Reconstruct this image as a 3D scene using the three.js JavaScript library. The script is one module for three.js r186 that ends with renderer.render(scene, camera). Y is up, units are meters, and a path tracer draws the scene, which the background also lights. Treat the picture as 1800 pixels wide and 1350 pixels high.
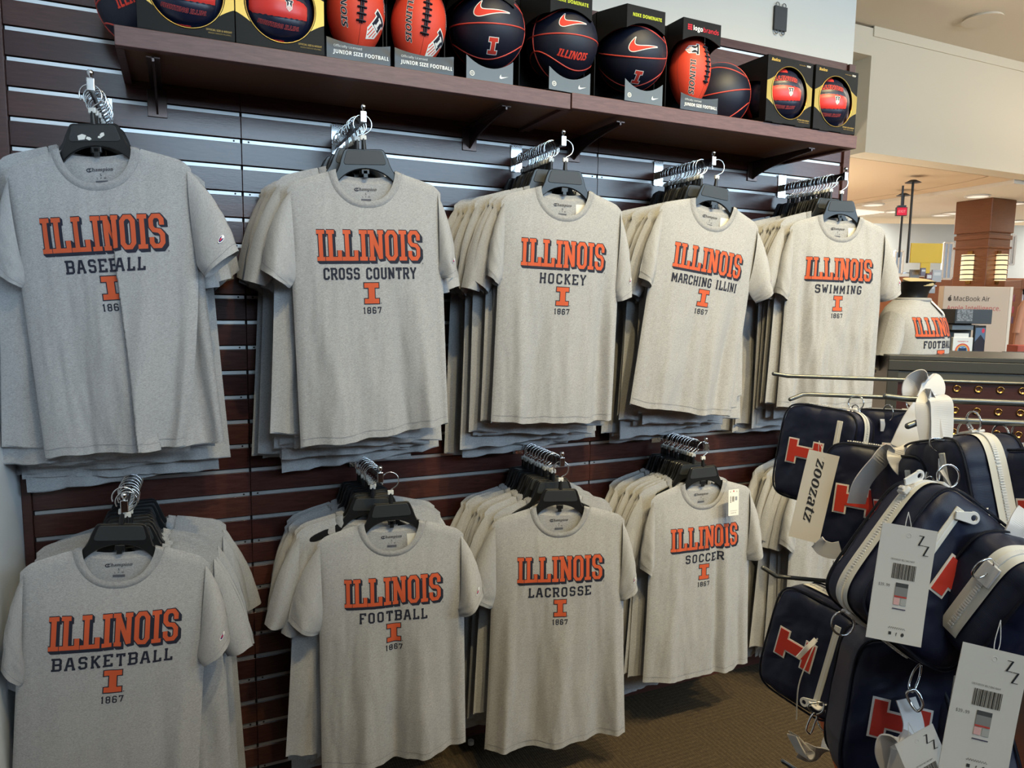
import * as THREE from 'three';
import { RoundedBoxGeometry } from 'three/addons/geometries/RoundedBoxGeometry.js';
import { mergeGeometries } from 'three/addons/utils/BufferGeometryUtils.js';
import { RectAreaLightUniformsLib } from 'three/addons/lights/RectAreaLightUniformsLib.js';
import { createNoise2D, createNoise3D } from 'simplex-noise';

// ---------------------------------------------------------------- camera, light, exposure
const scene = new THREE.Scene();
const EYE = new THREE.Vector3(-0.1793, 1.5903, 2.3304);
const camera = new THREE.PerspectiveCamera(2 * Math.atan(675 / 1266.19) * 180 / Math.PI, 1800 / 1350, 0.05, 80);
camera.position.copy(EYE);
camera.rotation.set(-0.1124, -0.4304, 0.0142, 'YXZ');
camera.updateMatrixWorld(true);
const renderer = new THREE.WebGLRenderer({ antialias: true });
renderer.toneMapping = THREE.LinearToneMapping;
renderer.toneMappingExposure = 0.235;
renderer.shadowMap.enabled = true;
RectAreaLightUniformsLib.init();
scene.background = new THREE.Color(0.55, 0.7, 1.0);
scene.backgroundIntensity = 0.6;

// each source: a fitting of its own further down, and here the light that stands just in front of its glowing face
const WARM = new THREE.Color(1.0, 0.80, 0.42), COOL = new THREE.Color(0.58, 0.80, 1.0), NEUTRAL = new THREE.Color(1.0, 0.90, 0.76);
const SPOTS = [ // track heads in front of the wall: x, z, aim x, aim y, aim z, intensity
  [0.45, 2.5, 0.85, 0.6, 0.1, 52], [1.0, 2.5, 1.5, 0.6, 0.1, 84], [1.8, 2.45, 2.35, 0.85, 0.1, 112], [2.8, 2.3, 3.1, 1.0, 0.3, 85],
];
const SPOT_Y = 4.1;
for (const [x, z, ax, ay, az, power] of SPOTS) {
  const s = new THREE.SpotLight(WARM, power, 0, 0.56, 0.7, 2);
  s.name = 'track_spot'; s.position.set(x, SPOT_Y, z); s.target.position.set(ax, ay, az);
  s.castShadow = true; s.shadow.radius = 2.0; s.shadow.mapSize.set(1024, 1024);
  scene.add(s); scene.add(s.target);
}
function areaLight(name, color, power, w, h, [x, y, z], [tx, ty, tz]) {
  const l = new THREE.RectAreaLight(color, power, w, h);
  l.name = name; l.position.set(x, y, z); l.lookAt(tx, ty, tz); scene.add(l); return l;
}
const WINDOWS = [[0.35, 1.9], [2.35, 1.9], [4.35, 1.9], [6.35, 1.9], [8.35, 1.9]]; // centre x, width of the panes in the wall behind the camera
const WIN_Y = 3.3, WIN_H = 1.5, WIN_Z = 6.5;
for (const [x, w] of WINDOWS) areaLight('window_daylight', COOL, 42, w, WIN_H, [x, WIN_Y, WIN_Z - 0.06], [x, WIN_Y, 0]);
const PANELS = [[-1.6, 3.6, 9], [0.8, 4.2, 9], [3.4, 4.2, 9], [6.2, 3.6, 20], [6.2, 0.4, 75], [9.5, 2.2, 60], [9.2, -1.0, 80]]; // ceiling panels of the high part: x, z, brightness
for (const [x, z, power] of PANELS) areaLight('ceiling_panel_light', NEUTRAL, power, 0.9, 0.9, [x, 4.33, z], [x, 0, z + 0.001]);
const UP = [9.3, 3.1, 1.6], UP2 = [5.4, 1.45, -4.6]; // uplights, both hidden from the camera
areaLight('uplight_glow', NEUTRAL, 650, 3.0, 0.3, [UP[0], UP[1], UP[2]], [UP[0], 5, UP[2] + 0.001]);
areaLight('uplight_glow', NEUTRAL, 110, 3.0, 0.3, [UP2[0], UP2[1], UP2[2]], [UP2[0], 5, UP2[2] + 0.001]);
const FAR = [[13.4, -3.4], [9.6, -6.2], [13.5, -5.0], [9.5, -8.5], [13.0, -9.0], [6.5, -8.5], [16.5, -7.0], [11, -12]]; // ceiling panels of the low part far behind
for (const [x, z] of FAR) areaLight('far_ceiling_light', NEUTRAL, 270, 0.8, 0.8, [x, 3.08, z], [x, 0, z + 0.001]);

// ---------------------------------------------------------------- helpers
let seed = 7;
const rnd = () => { seed = (seed * 1664525 + 1013904223) >>> 0; return seed / 4294967296; };
const rr = (a, b) => a + (b - a) * rnd();
const noise2 = createNoise2D(rnd), noise3 = createNoise3D(rnd);
const clamp = (x, a = 0, b = 1) => Math.min(b, Math.max(a, x));
const lerp = (a, b, t) => a + (b - a) * t;
const sstep = (a, b, x) => { const t = clamp((x - a) / (b - a)); return t * t * (3 - 2 * t); };
const V = (x, y, z) => new THREE.Vector3(x, y, z);
const names = new Map();
function numbered(name) { const n = names.get(name) ?? 0; names.set(name, n + 1); return n ? `${name}_${String(n).padStart(3, '0')}` : name; }
function tag(o, label, category, group, kind) {
  if (label) o.userData.label = label;
  if (category) o.userData.category = category;
  if (group) o.userData.group = group;
  if (kind) o.userData.kind = kind;
  return o;
}
function thing(name, label, category, pos = [0, 0, 0], rot = [0, 0, 0], group) {
  const o = new THREE.Group(); o.name = numbered(name); o.position.set(...pos); o.rotation.set(...rot, 'YXZ');
  scene.add(o); return tag(o, label, category, group);
}
function struct(name) { const o = new THREE.Group(); o.name = numbered(name); o.userData.kind = 'structure'; scene.add(o); return o; }
function part(name, geo, mat, parent, pos, rot) {
  const g = Array.isArray(geo) ? merge(geo) : geo;
  const m = new THREE.Mesh(g, mat); m.name = name; m.castShadow = m.receiveShadow = true;
  if (pos) m.position.set(...pos);
  if (rot) m.rotation.set(...rot, 'YXZ');
  if (parent === scene) { m.name = numbered(name); }
  parent.add(m); return m;
}
function merge(list) {
  return mergeGeometries(list.map((g) => {
    const n = g.index ? g.toNonIndexed() : g.clone();
    for (const k of Object.keys(n.attributes)) if (!['position', 'normal', 'uv'].includes(k)) n.deleteAttribute(k);
    n.clearGroups();
    return n;
  }), false);
}
function metricUV(g, s = 1) { // uv in metres along the face that each vertex belongs to
  const p = g.attributes.position, n = g.attributes.normal, uv = new Float32Array(p.count * 2);
  for (let i = 0; i < p.count; i++) {
    const ax = Math.abs(n.getX(i)), ay = Math.abs(n.getY(i)), az = Math.abs(n.getZ(i));
    let u = p.getX(i), v = p.getY(i);
    if (ax > ay && ax > az) u = p.getZ(i); else if (ay > az) v = p.getZ(i);
    uv[2 * i] = u * s; uv[2 * i + 1] = v * s;
  }
  return g.setAttribute('uv', new THREE.BufferAttribute(uv, 2));
}
function bx(w, h, d, x = 0, y = 0, z = 0, r = 0) {
  const g = r ? new RoundedBoxGeometry(w, h, d, 2, r) : new THREE.BoxGeometry(w, h, d);
  g.translate(x, y, z); return metricUV(g);
}
function cyl(r0, r1, h, x = 0, y = 0, z = 0, n = 20, axis = 'y') {
  const g = new THREE.CylinderGeometry(r0, r1, h, n);
  if (axis === 'x') g.rotateZ(Math.PI / 2); if (axis === 'z') g.rotateX(Math.PI / 2);
  return g.translate(x, y, z);
}
const tube = (pts, r, n = 24, m = 8, closed = false) => new THREE.TubeGeometry(new THREE.CatmullRomCurve3(pts.map((p) => V(...p)), closed, 'centripetal'), n, r, m, closed);
function capped(pts, r, n = 24, m = 8) { // tube with rounded ends
  const a = pts[0], b = pts[pts.length - 1];
  return merge([tube(pts, r, n, m), new THREE.SphereGeometry(r, m, 6).translate(...a), new THREE.SphereGeometry(r, m, 6).translate(...b)]);
}
function extrude(shape, depth, bevel = 0, seg = 12, bs = 1) {
  const g = new THREE.ExtrudeGeometry(shape, { depth: depth - 2 * bevel, bevelEnabled: bevel > 0, bevelThickness: bevel, bevelSize: bevel, bevelOffset: -bevel, bevelSegments: bs, curveSegments: seg });
  return metricUV(g.translate(0, 0, -depth / 2 + bevel));
}
function roundRect(x, y, w, h, r, S = new THREE.Shape()) {
  S.moveTo(x + r, y); S.lineTo(x + w - r, y); S.quadraticCurveTo(x + w, y, x + w, y + r); S.lineTo(x + w, y + h - r); S.quadraticCurveTo(x + w, y + h, x + w - r, y + h);
  S.lineTo(x + r, y + h); S.quadraticCurveTo(x, y + h, x, y + h - r); S.lineTo(x, y + r); S.quadraticCurveTo(x, y, x + r, y); return S;
}
function grid(nu, nv, f, flip = false) { // f(u, v) -> [x, y, z, uvx, uvy]
  const pos = [], uv = [], idx = [];
  for (let j = 0; j <= nv; j++) for (let i = 0; i <= nu; i++) { const q = f(i / nu, j / nv); pos.push(q[0], q[1], q[2]); uv.push(q[3] ?? i / nu, q[4] ?? j / nv); }
  for (let j = 0; j < nv; j++) for (let i = 0; i < nu; i++) {
    const a = j * (nu + 1) + i, b = a + 1, c = a + nu + 1, d = c + 1;
    if (flip) idx.push(a, b, c, b, d, c); else idx.push(a, c, b, b, c, d);
  }
  const g = new THREE.BufferGeometry();
  g.setAttribute('position', new THREE.Float32BufferAttribute(pos, 3)); g.setAttribute('uv', new THREE.Float32BufferAttribute(uv, 2)); g.setIndex(idx);
  g.computeVertexNormals(); return g;
}
function at(px, py, depth) { // the point that stands at this depth before the eye in that direction of the photograph
  return V((px - 900) / 1266.19 * depth, -(py - 675) / 1266.19 * depth, -depth).applyMatrix4(camera.matrixWorld);
}
// ---------------------------------------------------------------- textures
function canvas(w, h, draw) { const c = document.createElement('canvas'); c.width = w; c.height = h; const g = c.getContext('2d'); draw(g, w, h); return c; }
function tex(c, opt = {}) {
  const t = new THREE.CanvasTexture(c); t.colorSpace = opt.data ? THREE.NoColorSpace : THREE.SRGBColorSpace;
  t.wrapS = t.wrapT = opt.repeat ? THREE.RepeatWrapping : THREE.ClampToEdgeWrapping; if (opt.repeat) t.repeat.set(...opt.repeat); return t;
}
function pixelTex(w, h, f, opt = {}) { // f(x, y) -> [r, g, b] in 0..255
  const d = new Uint8Array(w * h * 4);
  for (let y = 0; y < h; y++) for (let x = 0; x < w; x++) { const c = f(x, y), o = (y * w + x) * 4; d[o] = clamp(c[0], 0, 255); d[o + 1] = clamp(c[1], 0, 255); d[o + 2] = clamp(c[2], 0, 255); d[o + 3] = 255; }
  const t = new THREE.DataTexture(d, w, h); t.colorSpace = opt.data ? THREE.NoColorSpace : THREE.SRGBColorSpace; t.magFilter = THREE.LinearFilter;
  t.wrapS = t.wrapT = THREE.RepeatWrapping; if (opt.repeat) t.repeat.set(...opt.repeat); t.needsUpdate = true; return t;
}
// noise that repeats over w x h
function tileNoise(x, y, w, h, fx, fy) {
  const a = x / w * Math.PI * 2, b = y / h * Math.PI * 2;
  return noise3(Math.cos(a) * fx + 11.3, Math.sin(a) * fx + Math.cos(b) * fy, Math.sin(b) * fy - 7.7);
}
const std = (o) => new THREE.MeshStandardMaterial(o), phy = (o) => new THREE.MeshPhysicalMaterial(o);

// heather jersey: light and dark fibres lying along the rows of stitches
const heather = pixelTex(512, 512, (() => {
  const f = new Float32Array(512 * 512);
  for (let k = 0; k < 52000; k++) { // single fibres
    const x = Math.floor(rnd() * 512), y = Math.floor(rnd() * 512), l = 3 + Math.floor(rnd() * 9), c = rnd() < 0.5 ? -1 : 0.75, s = rr(0.25, 1);
    let yy = y; for (let i = 0; i < l; i++) { if (rnd() < 0.18) yy += rnd() < 0.5 ? 1 : -1; f[((yy + 512) % 512) * 512 + (x + i) % 512] += c * s; }
  }
  return (x, y) => { const n = clamp(f[y * 512 + x], -2, 1.6) * 20 + tileNoise(x, y, 512, 512, 3, 3) * 3 + ((y % 2) ? 2 : -2); return [166 + n, 166 + n, 168 + n]; };
})(), { repeat: [1 / 0.16, 1 / 0.16] });
const knitBump = pixelTex(256, 256, (x, y) => { const v = 128 + 60 * Math.sin(x / 256 * Math.PI * 2 * 64) * Math.sin(y / 256 * Math.PI * 2 * 64) + rr(-40, 40); return [v, v, v]; }, { data: true, repeat: [1 / 0.1, 1 / 0.1] });
function woodTex(base, vary, rep) {
  return pixelTex(512, 512, (x, y) => {
    const g = tileNoise(x, y, 512, 512, 1.2, 9) * 0.6 + tileNoise(x, y, 512, 512, 2.5, 40) * 0.5 + tileNoise(x, y, 512, 512, 7, 70) * 0.3;
    return [base[0] + g * vary[0], base[1] + g * vary[1], base[2] + g * vary[2]];
  }, { repeat: rep });
}
const woodDark = woodTex([70, 41, 38], [9, 7, 6], [1 / 0.6, 1 / 0.6]), woodDark2 = woodTex([76, 44, 37], [10, 7, 6], [1 / 0.6, 1 / 0.6]);
const woodShelf = woodTex([97, 66, 63], [12, 10, 9], [1 / 0.5, 1 / 0.5]), woodUnder = woodTex([118, 82, 56], [9, 8, 7], [1 / 0.5, 1 / 0.5]);
const woodColumn = woodTex([112, 66, 38], [9, 8, 6], [1 / 1.2, 1 / 0.6]);
const woodBump = pixelTex(256, 256, (x, y) => { const v = 128 + 70 * tileNoise(x, y, 256, 256, 1.5, 30) + 40 * tileNoise(x, y, 256, 256, 5, 50); return [v, v, v]; }, { data: true, repeat: [1 / 0.3, 1 / 0.3] });
const M = {
  slat: [phy({ ior: 1.5, map: woodDark, roughness: 0.23, bumpMap: woodBump, bumpScale: 0.00012 }), phy({ ior: 1.5, map: woodDark2, roughness: 0.25, bumpMap: woodBump, bumpScale: 0.00012 }), phy({ ior: 1.5, map: woodDark, color: 0xe6dcdc, roughness: 0.24, bumpMap: woodBump, bumpScale: 0.00012 })],
  core: std({ color: 0x15100e, roughness: 0.9 }),
  alu: std({ color: 0xc4c6c8, roughness: 0.42, metalness: 0.85 }),
  screw: std({ color: 0x1c1a1a, roughness: 0.5, metalness: 0.6 }),
  trim: std({ map: woodDark2, roughness: 0.4, bumpMap: woodBump, bumpScale: 0.0001 }),
  shelf: std({ map: woodShelf, roughness: 0.45, bumpMap: woodBump, bumpScale: 0.0001 }),
  shelfUnder: std({ map: woodUnder, roughness: 0.5 }),
  chrome: std({ color: 0xe3e4e6, roughness: 0.12, metalness: 1 }),
  darkChrome: std({ color: 0x8d8f93, roughness: 0.16, metalness: 1 }),
  steel: std({ color: 0xb9bbbf, roughness: 0.25, metalness: 1 }),
  wire: std({ color: 0xeceef0, roughness: 0.22, metalness: 1 }),
  white: std({ color: 0xe4e3df, roughness: 0.55 }),
  clip: phy({ color: 0xe9e9e6, roughness: 0.35, transmission: 0.25, thickness: 0 }),
  hanger: std({ color: 0x17181a, roughness: 0.34 }),
  hangerPlate: std({ color: 0x2b2e31, roughness: 0.5 }),
  shirt: phy({ map: heather, roughness: 0.95, bumpMap: knitBump, bumpScale: 0.00025, sheen: 0.25, sheenRoughness: 0.6, sheenColor: 0xffffff }),
  rib: phy({ map: heather, color: 0xf2f2f2, roughness: 0.95, bumpMap: knitBump, bumpScale: 0.0005 }),
  stitch: std({ color: 0x8b8b8d, roughness: 0.95 }),
  paint: std({ color: 0xc3c1bc, roughness: 0.85 }),
  paintBlue: std({ color: 0xe2e6ea, roughness: 0.8 }),
  black: std({ color: 0x101012, roughness: 0.45 }),
};
// ---------------------------------------------------------------- setting: floor, walls, ceilings
const carpetC = pixelTex(512, 512, (x, y) => {
  const tileX = Math.floor(x / 128), tileY = Math.floor(y / 128), turn = (tileX + tileY) % 2;
  const rib = turn ? Math.sin(y / 512 * Math.PI * 2 * 64) : Math.sin(x / 512 * Math.PI * 2 * 64);
  const n = noise2(x * 0.09, y * 0.7) * 10 + noise2(x * 0.7 + 40, y * 0.09) * 10 + rr(-10, 10) + rib * 7;
  return [65 + n * 0.8, 53 + n * 0.75, 36 + n * 0.65];
}, { repeat: [1 / 1.2, 1 / 1.2] });
const carpetB = pixelTex(256, 256, (x, y) => { const v = 128 + 60 * Math.sin(x / 256 * Math.PI * 2 * 48) + rr(-60, 60); return [v, v, v]; }, { data: true, repeat: [1 / 0.4, 1 / 0.4] });
M.carpet = std({ map: carpetC, roughness: 1, bumpMap: carpetB, bumpScale: 0.002 });
M.cream = std({ color: 0xd8cdb8, roughness: 0.9 });
M.ceilHigh = std({ color: 0xdcd0bd, roughness: 0.95 });
M.tan = std({ color: 0xd8c0a2, roughness: 0.95 });
M.ceilFar = std({ color: 0xe6dfd2, roughness: 0.95 });
{
  const f = struct('floor'); part('carpet', bx(30, 0.1, 9.5, 9, -0.05, 2.75), M.carpet, f); part('pale_flooring', bx(30, 0.1, 14.5, 9, -0.05, -9.25), std({ color: 0xd9cfbf, roughness: 0.55 }), f);
}
// slatted display wall: every board and every metal insert is a piece of its own
const H0 = 2.13, PITCH = 0.0762, WALL_TOP = 2.625;
{
  const w = struct('wall_back');
  part('backing', bx(3.12, 2.62, 0.2, 0.93, 1.312, -0.112), M.core, w);
  const cols = [[-0.573, -0.0005], [0.0005, 1.2230], [1.2240, 2.447]];
  const top = -6, bottom = 27, gap = 0.0135;
  const boards = cols.map(([a, b]) => bx(b - a, PITCH - gap, 0.012, 0, 0, 0, 0.0012)), strips = cols.map(([a, b]) => bx(b - a - 0.006, 0.0098, 0.004));
  const shortGeo = cols.map(([a, b]) => bx(b - a, WALL_TOP - (H0 - top * PITCH) - gap / 2, 0.012, 0, 0, 0, 0.0012));
  const screwGeo = cyl(0.0028, 0.0028, 0.002, 0, 0, 0, 8, 'z');
  for (let k = top; k <= bottom; k++) {
    const y = H0 - k * PITCH;
    cols.forEach(([a, b], c) => {
      const x = (a + b) / 2;
      if (k === top) part('slat', shortGeo[c], M.slat[0], w, [x, (WALL_TOP + y + gap / 2) / 2, -0.006]);
      const s = part('slot_strip', strips[c], M.alu, w, [x, y - 0.0012, -0.0065]);
      if (k % 2 === 1) for (const e of c === 0 ? [(b - a) / 2 - 0.02] : c === 1 ? [-(b - a) / 2 + 0.02, (b - a) / 2 - 0.02] : [-(b - a) / 2 + 0.02]) part('screw', screwGeo, M.screw, s, [e, 0, 0.0022]);
      if (y - PITCH > 0.03) part('slat', boards[c], M.slat[(k * 7 + c * 3 + 70) % 3], w, [x, y - PITCH / 2, -0.006]);
    });
  }
  part('baseboard', bx(3.04, 0.05, 0.02, 0.93, 0.025, -0.002), M.trim, w);
}
part('post', bx(0.023, 2.62, 0.022, -0.585, 1.312, 0.0, 0.002), M.trim, struct('trim_1'));
part('post', bx(0.036, 2.62, 0.13, 2.468, 1.312, -0.055, 0.002), M.trim, struct('trim_2'));
{
  const w = struct('wall_upper'); part('plaster', bx(3.12, 1.77, 0.2, 0.93, 2.628 + 0.885, -0.112), M.paint, w);
}
{ const w = struct('wall_left'); part('plaster', bx(0.3, 4.4, 1.25, -0.747, 2.2, 0.4), M.paintBlue, w); }
// the high ceiling over the racks, the bulkhead behind it and the low ceiling of the shop beyond
{
  const c = struct('ceiling');
  part('plaster', bx(30, 0.12, 10.2, 9, 4.42, 2.0), M.ceilHigh, c);
  const b = struct('wall_bulkhead');
  part('plaster', [bx(30, 0.261, 0.25, 9, 4.2095, -3.125), bx(17.85, 0.929, 0.25, 15.073, 3.6145, -3.125), bx(12.15, 0.929, 0.25, 0.073, 3.6145, -3.425)], M.cream, b);
  part('moulding', [bx(17.85, 0.098, 0.016, 15.073, 4.311, -2.994, 0.003)], M.cream, b);
  const l = struct('ceiling_low');
  // near soffit: an inner panel, a shadow gap, a border and a step down to the wide ceiling beyond
  const slab = (pts, y0, y1, mat, name) => { const S = new THREE.Shape(); pts.forEach(([x, z], k) => (k ? S.lineTo(x, -z) : S.moveTo(x, -z))); S.closePath(); const g = extrude(S, y1 - y0).rotateX(-Math.PI / 2).translate(0, (y0 + y1) / 2, 0); return part(name, g, mat, l); };
  const edge = [[8.05, -3.05], [8.3, -3.12], [8.52, -3.3], [8.64, -3.58], [8.71, -3.9], [8.77, -4.3], [8.8, -4.8], [8.82, -5.4], [8.84, -9]], gapE = edge.map(([x, z]) => [x + 0.03, z + (z > -3.4 ? 0.03 : 0)]), lip = [[8.9, -3.02], [9.03, -3.4], [9.09, -3.9], [9.1, -4.4], [9.12, -5.0], [9.16, -5.7], [9.2, -9]];
  slab([[-6, -3.26], [8.48, -3.26], ...edge.slice(2), [-6, -9]], 3.15, 3.25, M.tan, 'soffit_panel');
  slab([[8.5, -3.255], [8.99, -3.255], ...lip.slice(1), ...[...gapE.slice(2)].reverse()], 3.15, 3.25, M.tan, 'soffit_border');
  slab([[-6, -3.28], [9.3, -3.28], [9.3, -9], [-6, -9]], 3.27, 3.3, M.core, 'soffit_backing');
  slab([[24, -3.255], [9.0, -3.255], ...lip.slice(1).map(([x, z]) => [x + 0.004, z]), [-6, -9], [-6, -17], [24, -17]], 3.105, 3.25, M.ceilFar, 'plaster');
  // closing walls out of sight: they keep daylight out and carry the windows
  const wm = M.cream;
  part('plaster', bx(0.15, 4.6, 24, -6.0, 2.3, -4.5), wm, struct('wall_west'));
  part('plaster', bx(0.15, 4.6, 24, 24.0, 2.3, -4.5), wm, struct('wall_east'));
  part('plaster', [bx(30, 2.2, 0.15, 9, 1.1 - 0.0, -16.5), bx(30, 1.2, 0.15, 9, 2.8, -16.5)], std({ color: 0xc9cdd0, roughness: 0.9 }), struct('wall_north'));
}
{ // tall stock cabinet behind the camera: it keeps the window light off the lower racks
  const t = thing('stock_cabinet', 'tall closed timber stock cabinet behind the camera facing the shirt wall', 'cabinet', [-0.05, 0, 4.5]);
  part('carcass', bx(7.5, 2.3, 0.5, 0, 1.15, 0, 0.01), M.trim, t); part('cornice', bx(7.6, 0.08, 0.56, 0, 2.34, 0, 0.01), M.trim, t);
  for (let i = 0; i < 8; i++) { const d = part('door', bx(0.9, 2.1, 0.02, -3.27 + i * 0.935, 1.15, -0.26, 0.004), M.shelf, t); part('handle', bx(0.015, 0.18, 0.02, -3.27 + i * 0.935 + (i % 2 ? -0.4 : 0.4), 1.1, -0.28, 0.004), M.steel, d); }
}
// hanging uplight trough, out of the frame at the right, that washes the high ceiling
{
for (const [U, label, hung] of [[UP, 'long hanging uplight trough out of view over the shop floor at the right', true], [UP2, 'long uplight trough on a low stand hidden behind the shirt wall', false]]) {
  const t = thing('uplight', label, 'lamp', U);
  part('trough', [bx(3.1, 0.02, 0.34, 0, -0.05, 0), bx(3.1, 0.07, 0.02, 0, -0.02, 0.17), bx(3.1, 0.07, 0.02, 0, -0.02, -0.17)], M.white, t);
  part('diffuser', bx(3.0, 0.01, 0.3, 0, -0.02, 0), std({ color: 0x222222, emissive: NEUTRAL, emissiveIntensity: 4 }), t);
  for (const q of [-1.3, 1.3]) part(hung ? 'suspension' : 'stand', hung ? cyl(0.004, 0.004, 4.36 - U[1] - 0.04, q, (4.36 - U[1]) / 2, 0.17, 8) : cyl(0.02, 0.02, U[1] - 0.06, q, -U[1] / 2 - 0.03, 0, 12), M.steel, t);
}
}
// wall behind the camera with its row of tall windows
{
  const w = struct('wall_front'), y0 = WIN_Y - WIN_H / 2, y1 = WIN_Y + WIN_H / 2;
  const g = [bx(30, y0, 0.2, 9, y0 / 2, WIN_Z + 0.1), bx(30, 4.5 - y1, 0.2, 9, (4.5 + y1) / 2, WIN_Z + 0.1)];
  let x = -6;
  for (const [cx, ww] of WINDOWS) { const a = cx - ww / 2; g.push(bx(a - x, WIN_H, 0.2, (a + x) / 2, WIN_Y, WIN_Z + 0.1)); x = cx + ww / 2; }
  g.push(bx(24 - x, WIN_H, 0.2, (24 + x) / 2, WIN_Y, WIN_Z + 0.1));
  part('plaster', g, M.cream, w);
  const glow = std({ color: 0x111111, emissive: COOL, emissiveIntensity: 10, roughness: 0.3 });
  WINDOWS.forEach(([cx, ww], i) => {
    const o = struct('window_' + (i + 1));
    part('pane', bx(ww - 0.08, WIN_H - 0.08, 0.02, cx, WIN_Y, WIN_Z + 0.03), glow, o);
    part('frame', [bx(ww, 0.04, 0.06, cx, y0 + 0.02, WIN_Z + 0.03), bx(ww, 0.04, 0.06, cx, y1 - 0.02, WIN_Z + 0.03), bx(0.04, WIN_H, 0.06, cx - ww / 2 + 0.02, WIN_Y, WIN_Z + 0.03), bx(0.04, WIN_H, 0.06, cx + ww / 2 - 0.02, WIN_Y, WIN_Z + 0.03)], M.white, o);
  });
}
// ---------------------------------------------------------------- lamps that light the racks and the shop
{
  const bulb = std({ color: 0x222222, emissive: WARM, emissiveIntensity: 3 }), can = std({ color: 0xe8e6e0, roughness: 0.5 });
  SPOTS.forEach(([x, z, ax, ay, az], i) => {
    const t = thing('track_spotlight', ['white track spotlight over the middle shirts', 'white track spotlight over the right half of the shirt wall', 'white track spotlight over the right end of the shirt wall', 'white track spotlight above the bag rack'][i], 'lamp', [x, SPOT_Y, z]);
    const d = V(ax - x, ay - SPOT_Y, az - z).normalize(), q = new THREE.Quaternion().setFromUnitVectors(V(0, -1, 0), d);
    const body = part('lamp_can', new THREE.LatheGeometry([[0.0, 0.13], [0.045, 0.13], [0.05, 0.12], [0.05, 0.012], [0.044, 0.012], [0.044, 0.03]].map((p) => new THREE.Vector2(...p)), 24), can, t); body.quaternion.copy(q);
    const b = part('bulb', new THREE.CylinderGeometry(0.04, 0.04, 0.008, 24).translate(0, 0.022, 0), bulb, t); b.quaternion.copy(q);
    part('stem', cyl(0.012, 0.012, 0.26, 0, 0.21, 0, 12), can, t);
  });
  const panelGlow = std({ color: 0x222222, emissive: NEUTRAL, emissiveIntensity: 2.0 });
  PANELS.forEach(([x, z, power], i) => {
    const t = thing('ceiling_light_panel', 'square white light panel set in the high beige ceiling', 'ceiling light', [x, 4.345, z], [0, 0, 0], 'square panels in the high ceiling');
    part('frame', [bx(0.98, 0.03, 0.04, 0, 0, 0.47), bx(0.98, 0.03, 0.04, 0, 0, -0.47), bx(0.04, 0.03, 0.98, 0.47, 0, 0), bx(0.04, 0.03, 0.98, -0.47, 0, 0)], can, t);
    part('diffuser', bx(0.9, 0.01, 0.9, 0, 0.005, 0), panelGlow, t);
  });
}
// ---------------------------------------------------------------- shelf over the shirts
const SHELF_TOP = 2.222;
{
  const plank = (x0, x1, label) => {
    const s = thing('wall_shelf', label, 'shelf', [(x0 + x1) / 2, SHELF_TOP - 0.046, 0.17]);
    const w = x1 - x0 - 0.002;
    part('board', bx(w, 0.03, 0.312, 0, 0.031, -0.012), M.shelf, s);
    part('underside', bx(w - 0.03, 0.006, 0.295, 0, 0.013, -0.012), M.shelfUnder, s);
    part('front_edge', bx(w, 0.046, 0.024, 0, 0.023, 0.158, 0.002), M.shelf, s);
    part('end_edge', [bx(0.018, 0.046, 0.31, -w / 2 + 0.009, 0.023, -0.012)], M.shelf, s);
    part('end_edge', [bx(0.018, 0.046, 0.31, w / 2 - 0.009, 0.023, -0.012)], M.shelf, s);
    return s;
  };
  plank(-0.3, 0.918, 'left half of the long dark wood shelf above the T-shirts');
  plank(0.92, 2.138, 'right half of the long dark wood shelf above the T-shirts').position.y += 0.004;
  const bm = std({ color: 0x4a3833, roughness: 0.22, metalness: 0.4 });
  const spots = [[-0.22, 'leftmost dark shelf bracket, under the shelf end above the baseball shirt'], [0.72, 'dark shelf bracket left of the joint between the two shelves'], [1.12, 'dark shelf bracket right of the joint between the two shelves'], [1.95, 'rightmost shelf bracket, under the shelf end above the swimming shirts']];
  for (const [x, label] of spots) {
    const t = thing('shelf_bracket', label, 'bracket', [x, 2.172, 0]);
    part('wall_plate', bx(0.05, 0.075, 0.004, 0, -0.0395, 0.003, 0.001), bm, t);
    const S = new THREE.Shape(); S.moveTo(0, 0); S.lineTo(0.3, 0); S.lineTo(0.3, -0.012); S.quadraticCurveTo(0.08, -0.03, 0.0, -0.07); S.closePath();
    part('gusset', extrude(S, 0.005).rotateY(-Math.PI / 2).translate(0, 0, 0.005), bm, t);
    part('top_plate', bx(0.03, 0.003, 0.3, 0, -0.0025, 0.155), bm, t);
  }
}
// black square mounting plate on the white wall
{
  const t = thing('mounting_plate', 'black square mounting plate with clips high on the white wall', 'mounting plate', [2.062, 2.745, 0]);
  part('plate', bx(0.066, 0.092, 0.008, 0, 0, -0.005, 0.001), M.black, t);
  for (const [x, y] of [[-0.018, 0.051], [0.017, 0.051], [-0.018, -0.051], [0.017, -0.051]]) part('clip', new THREE.TorusGeometry(0.009, 0.0018, 6, 16).translate(x, y, -0.004), std({ color: 0x5d5c5a, roughness: 0.5 }), t);
}
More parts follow.
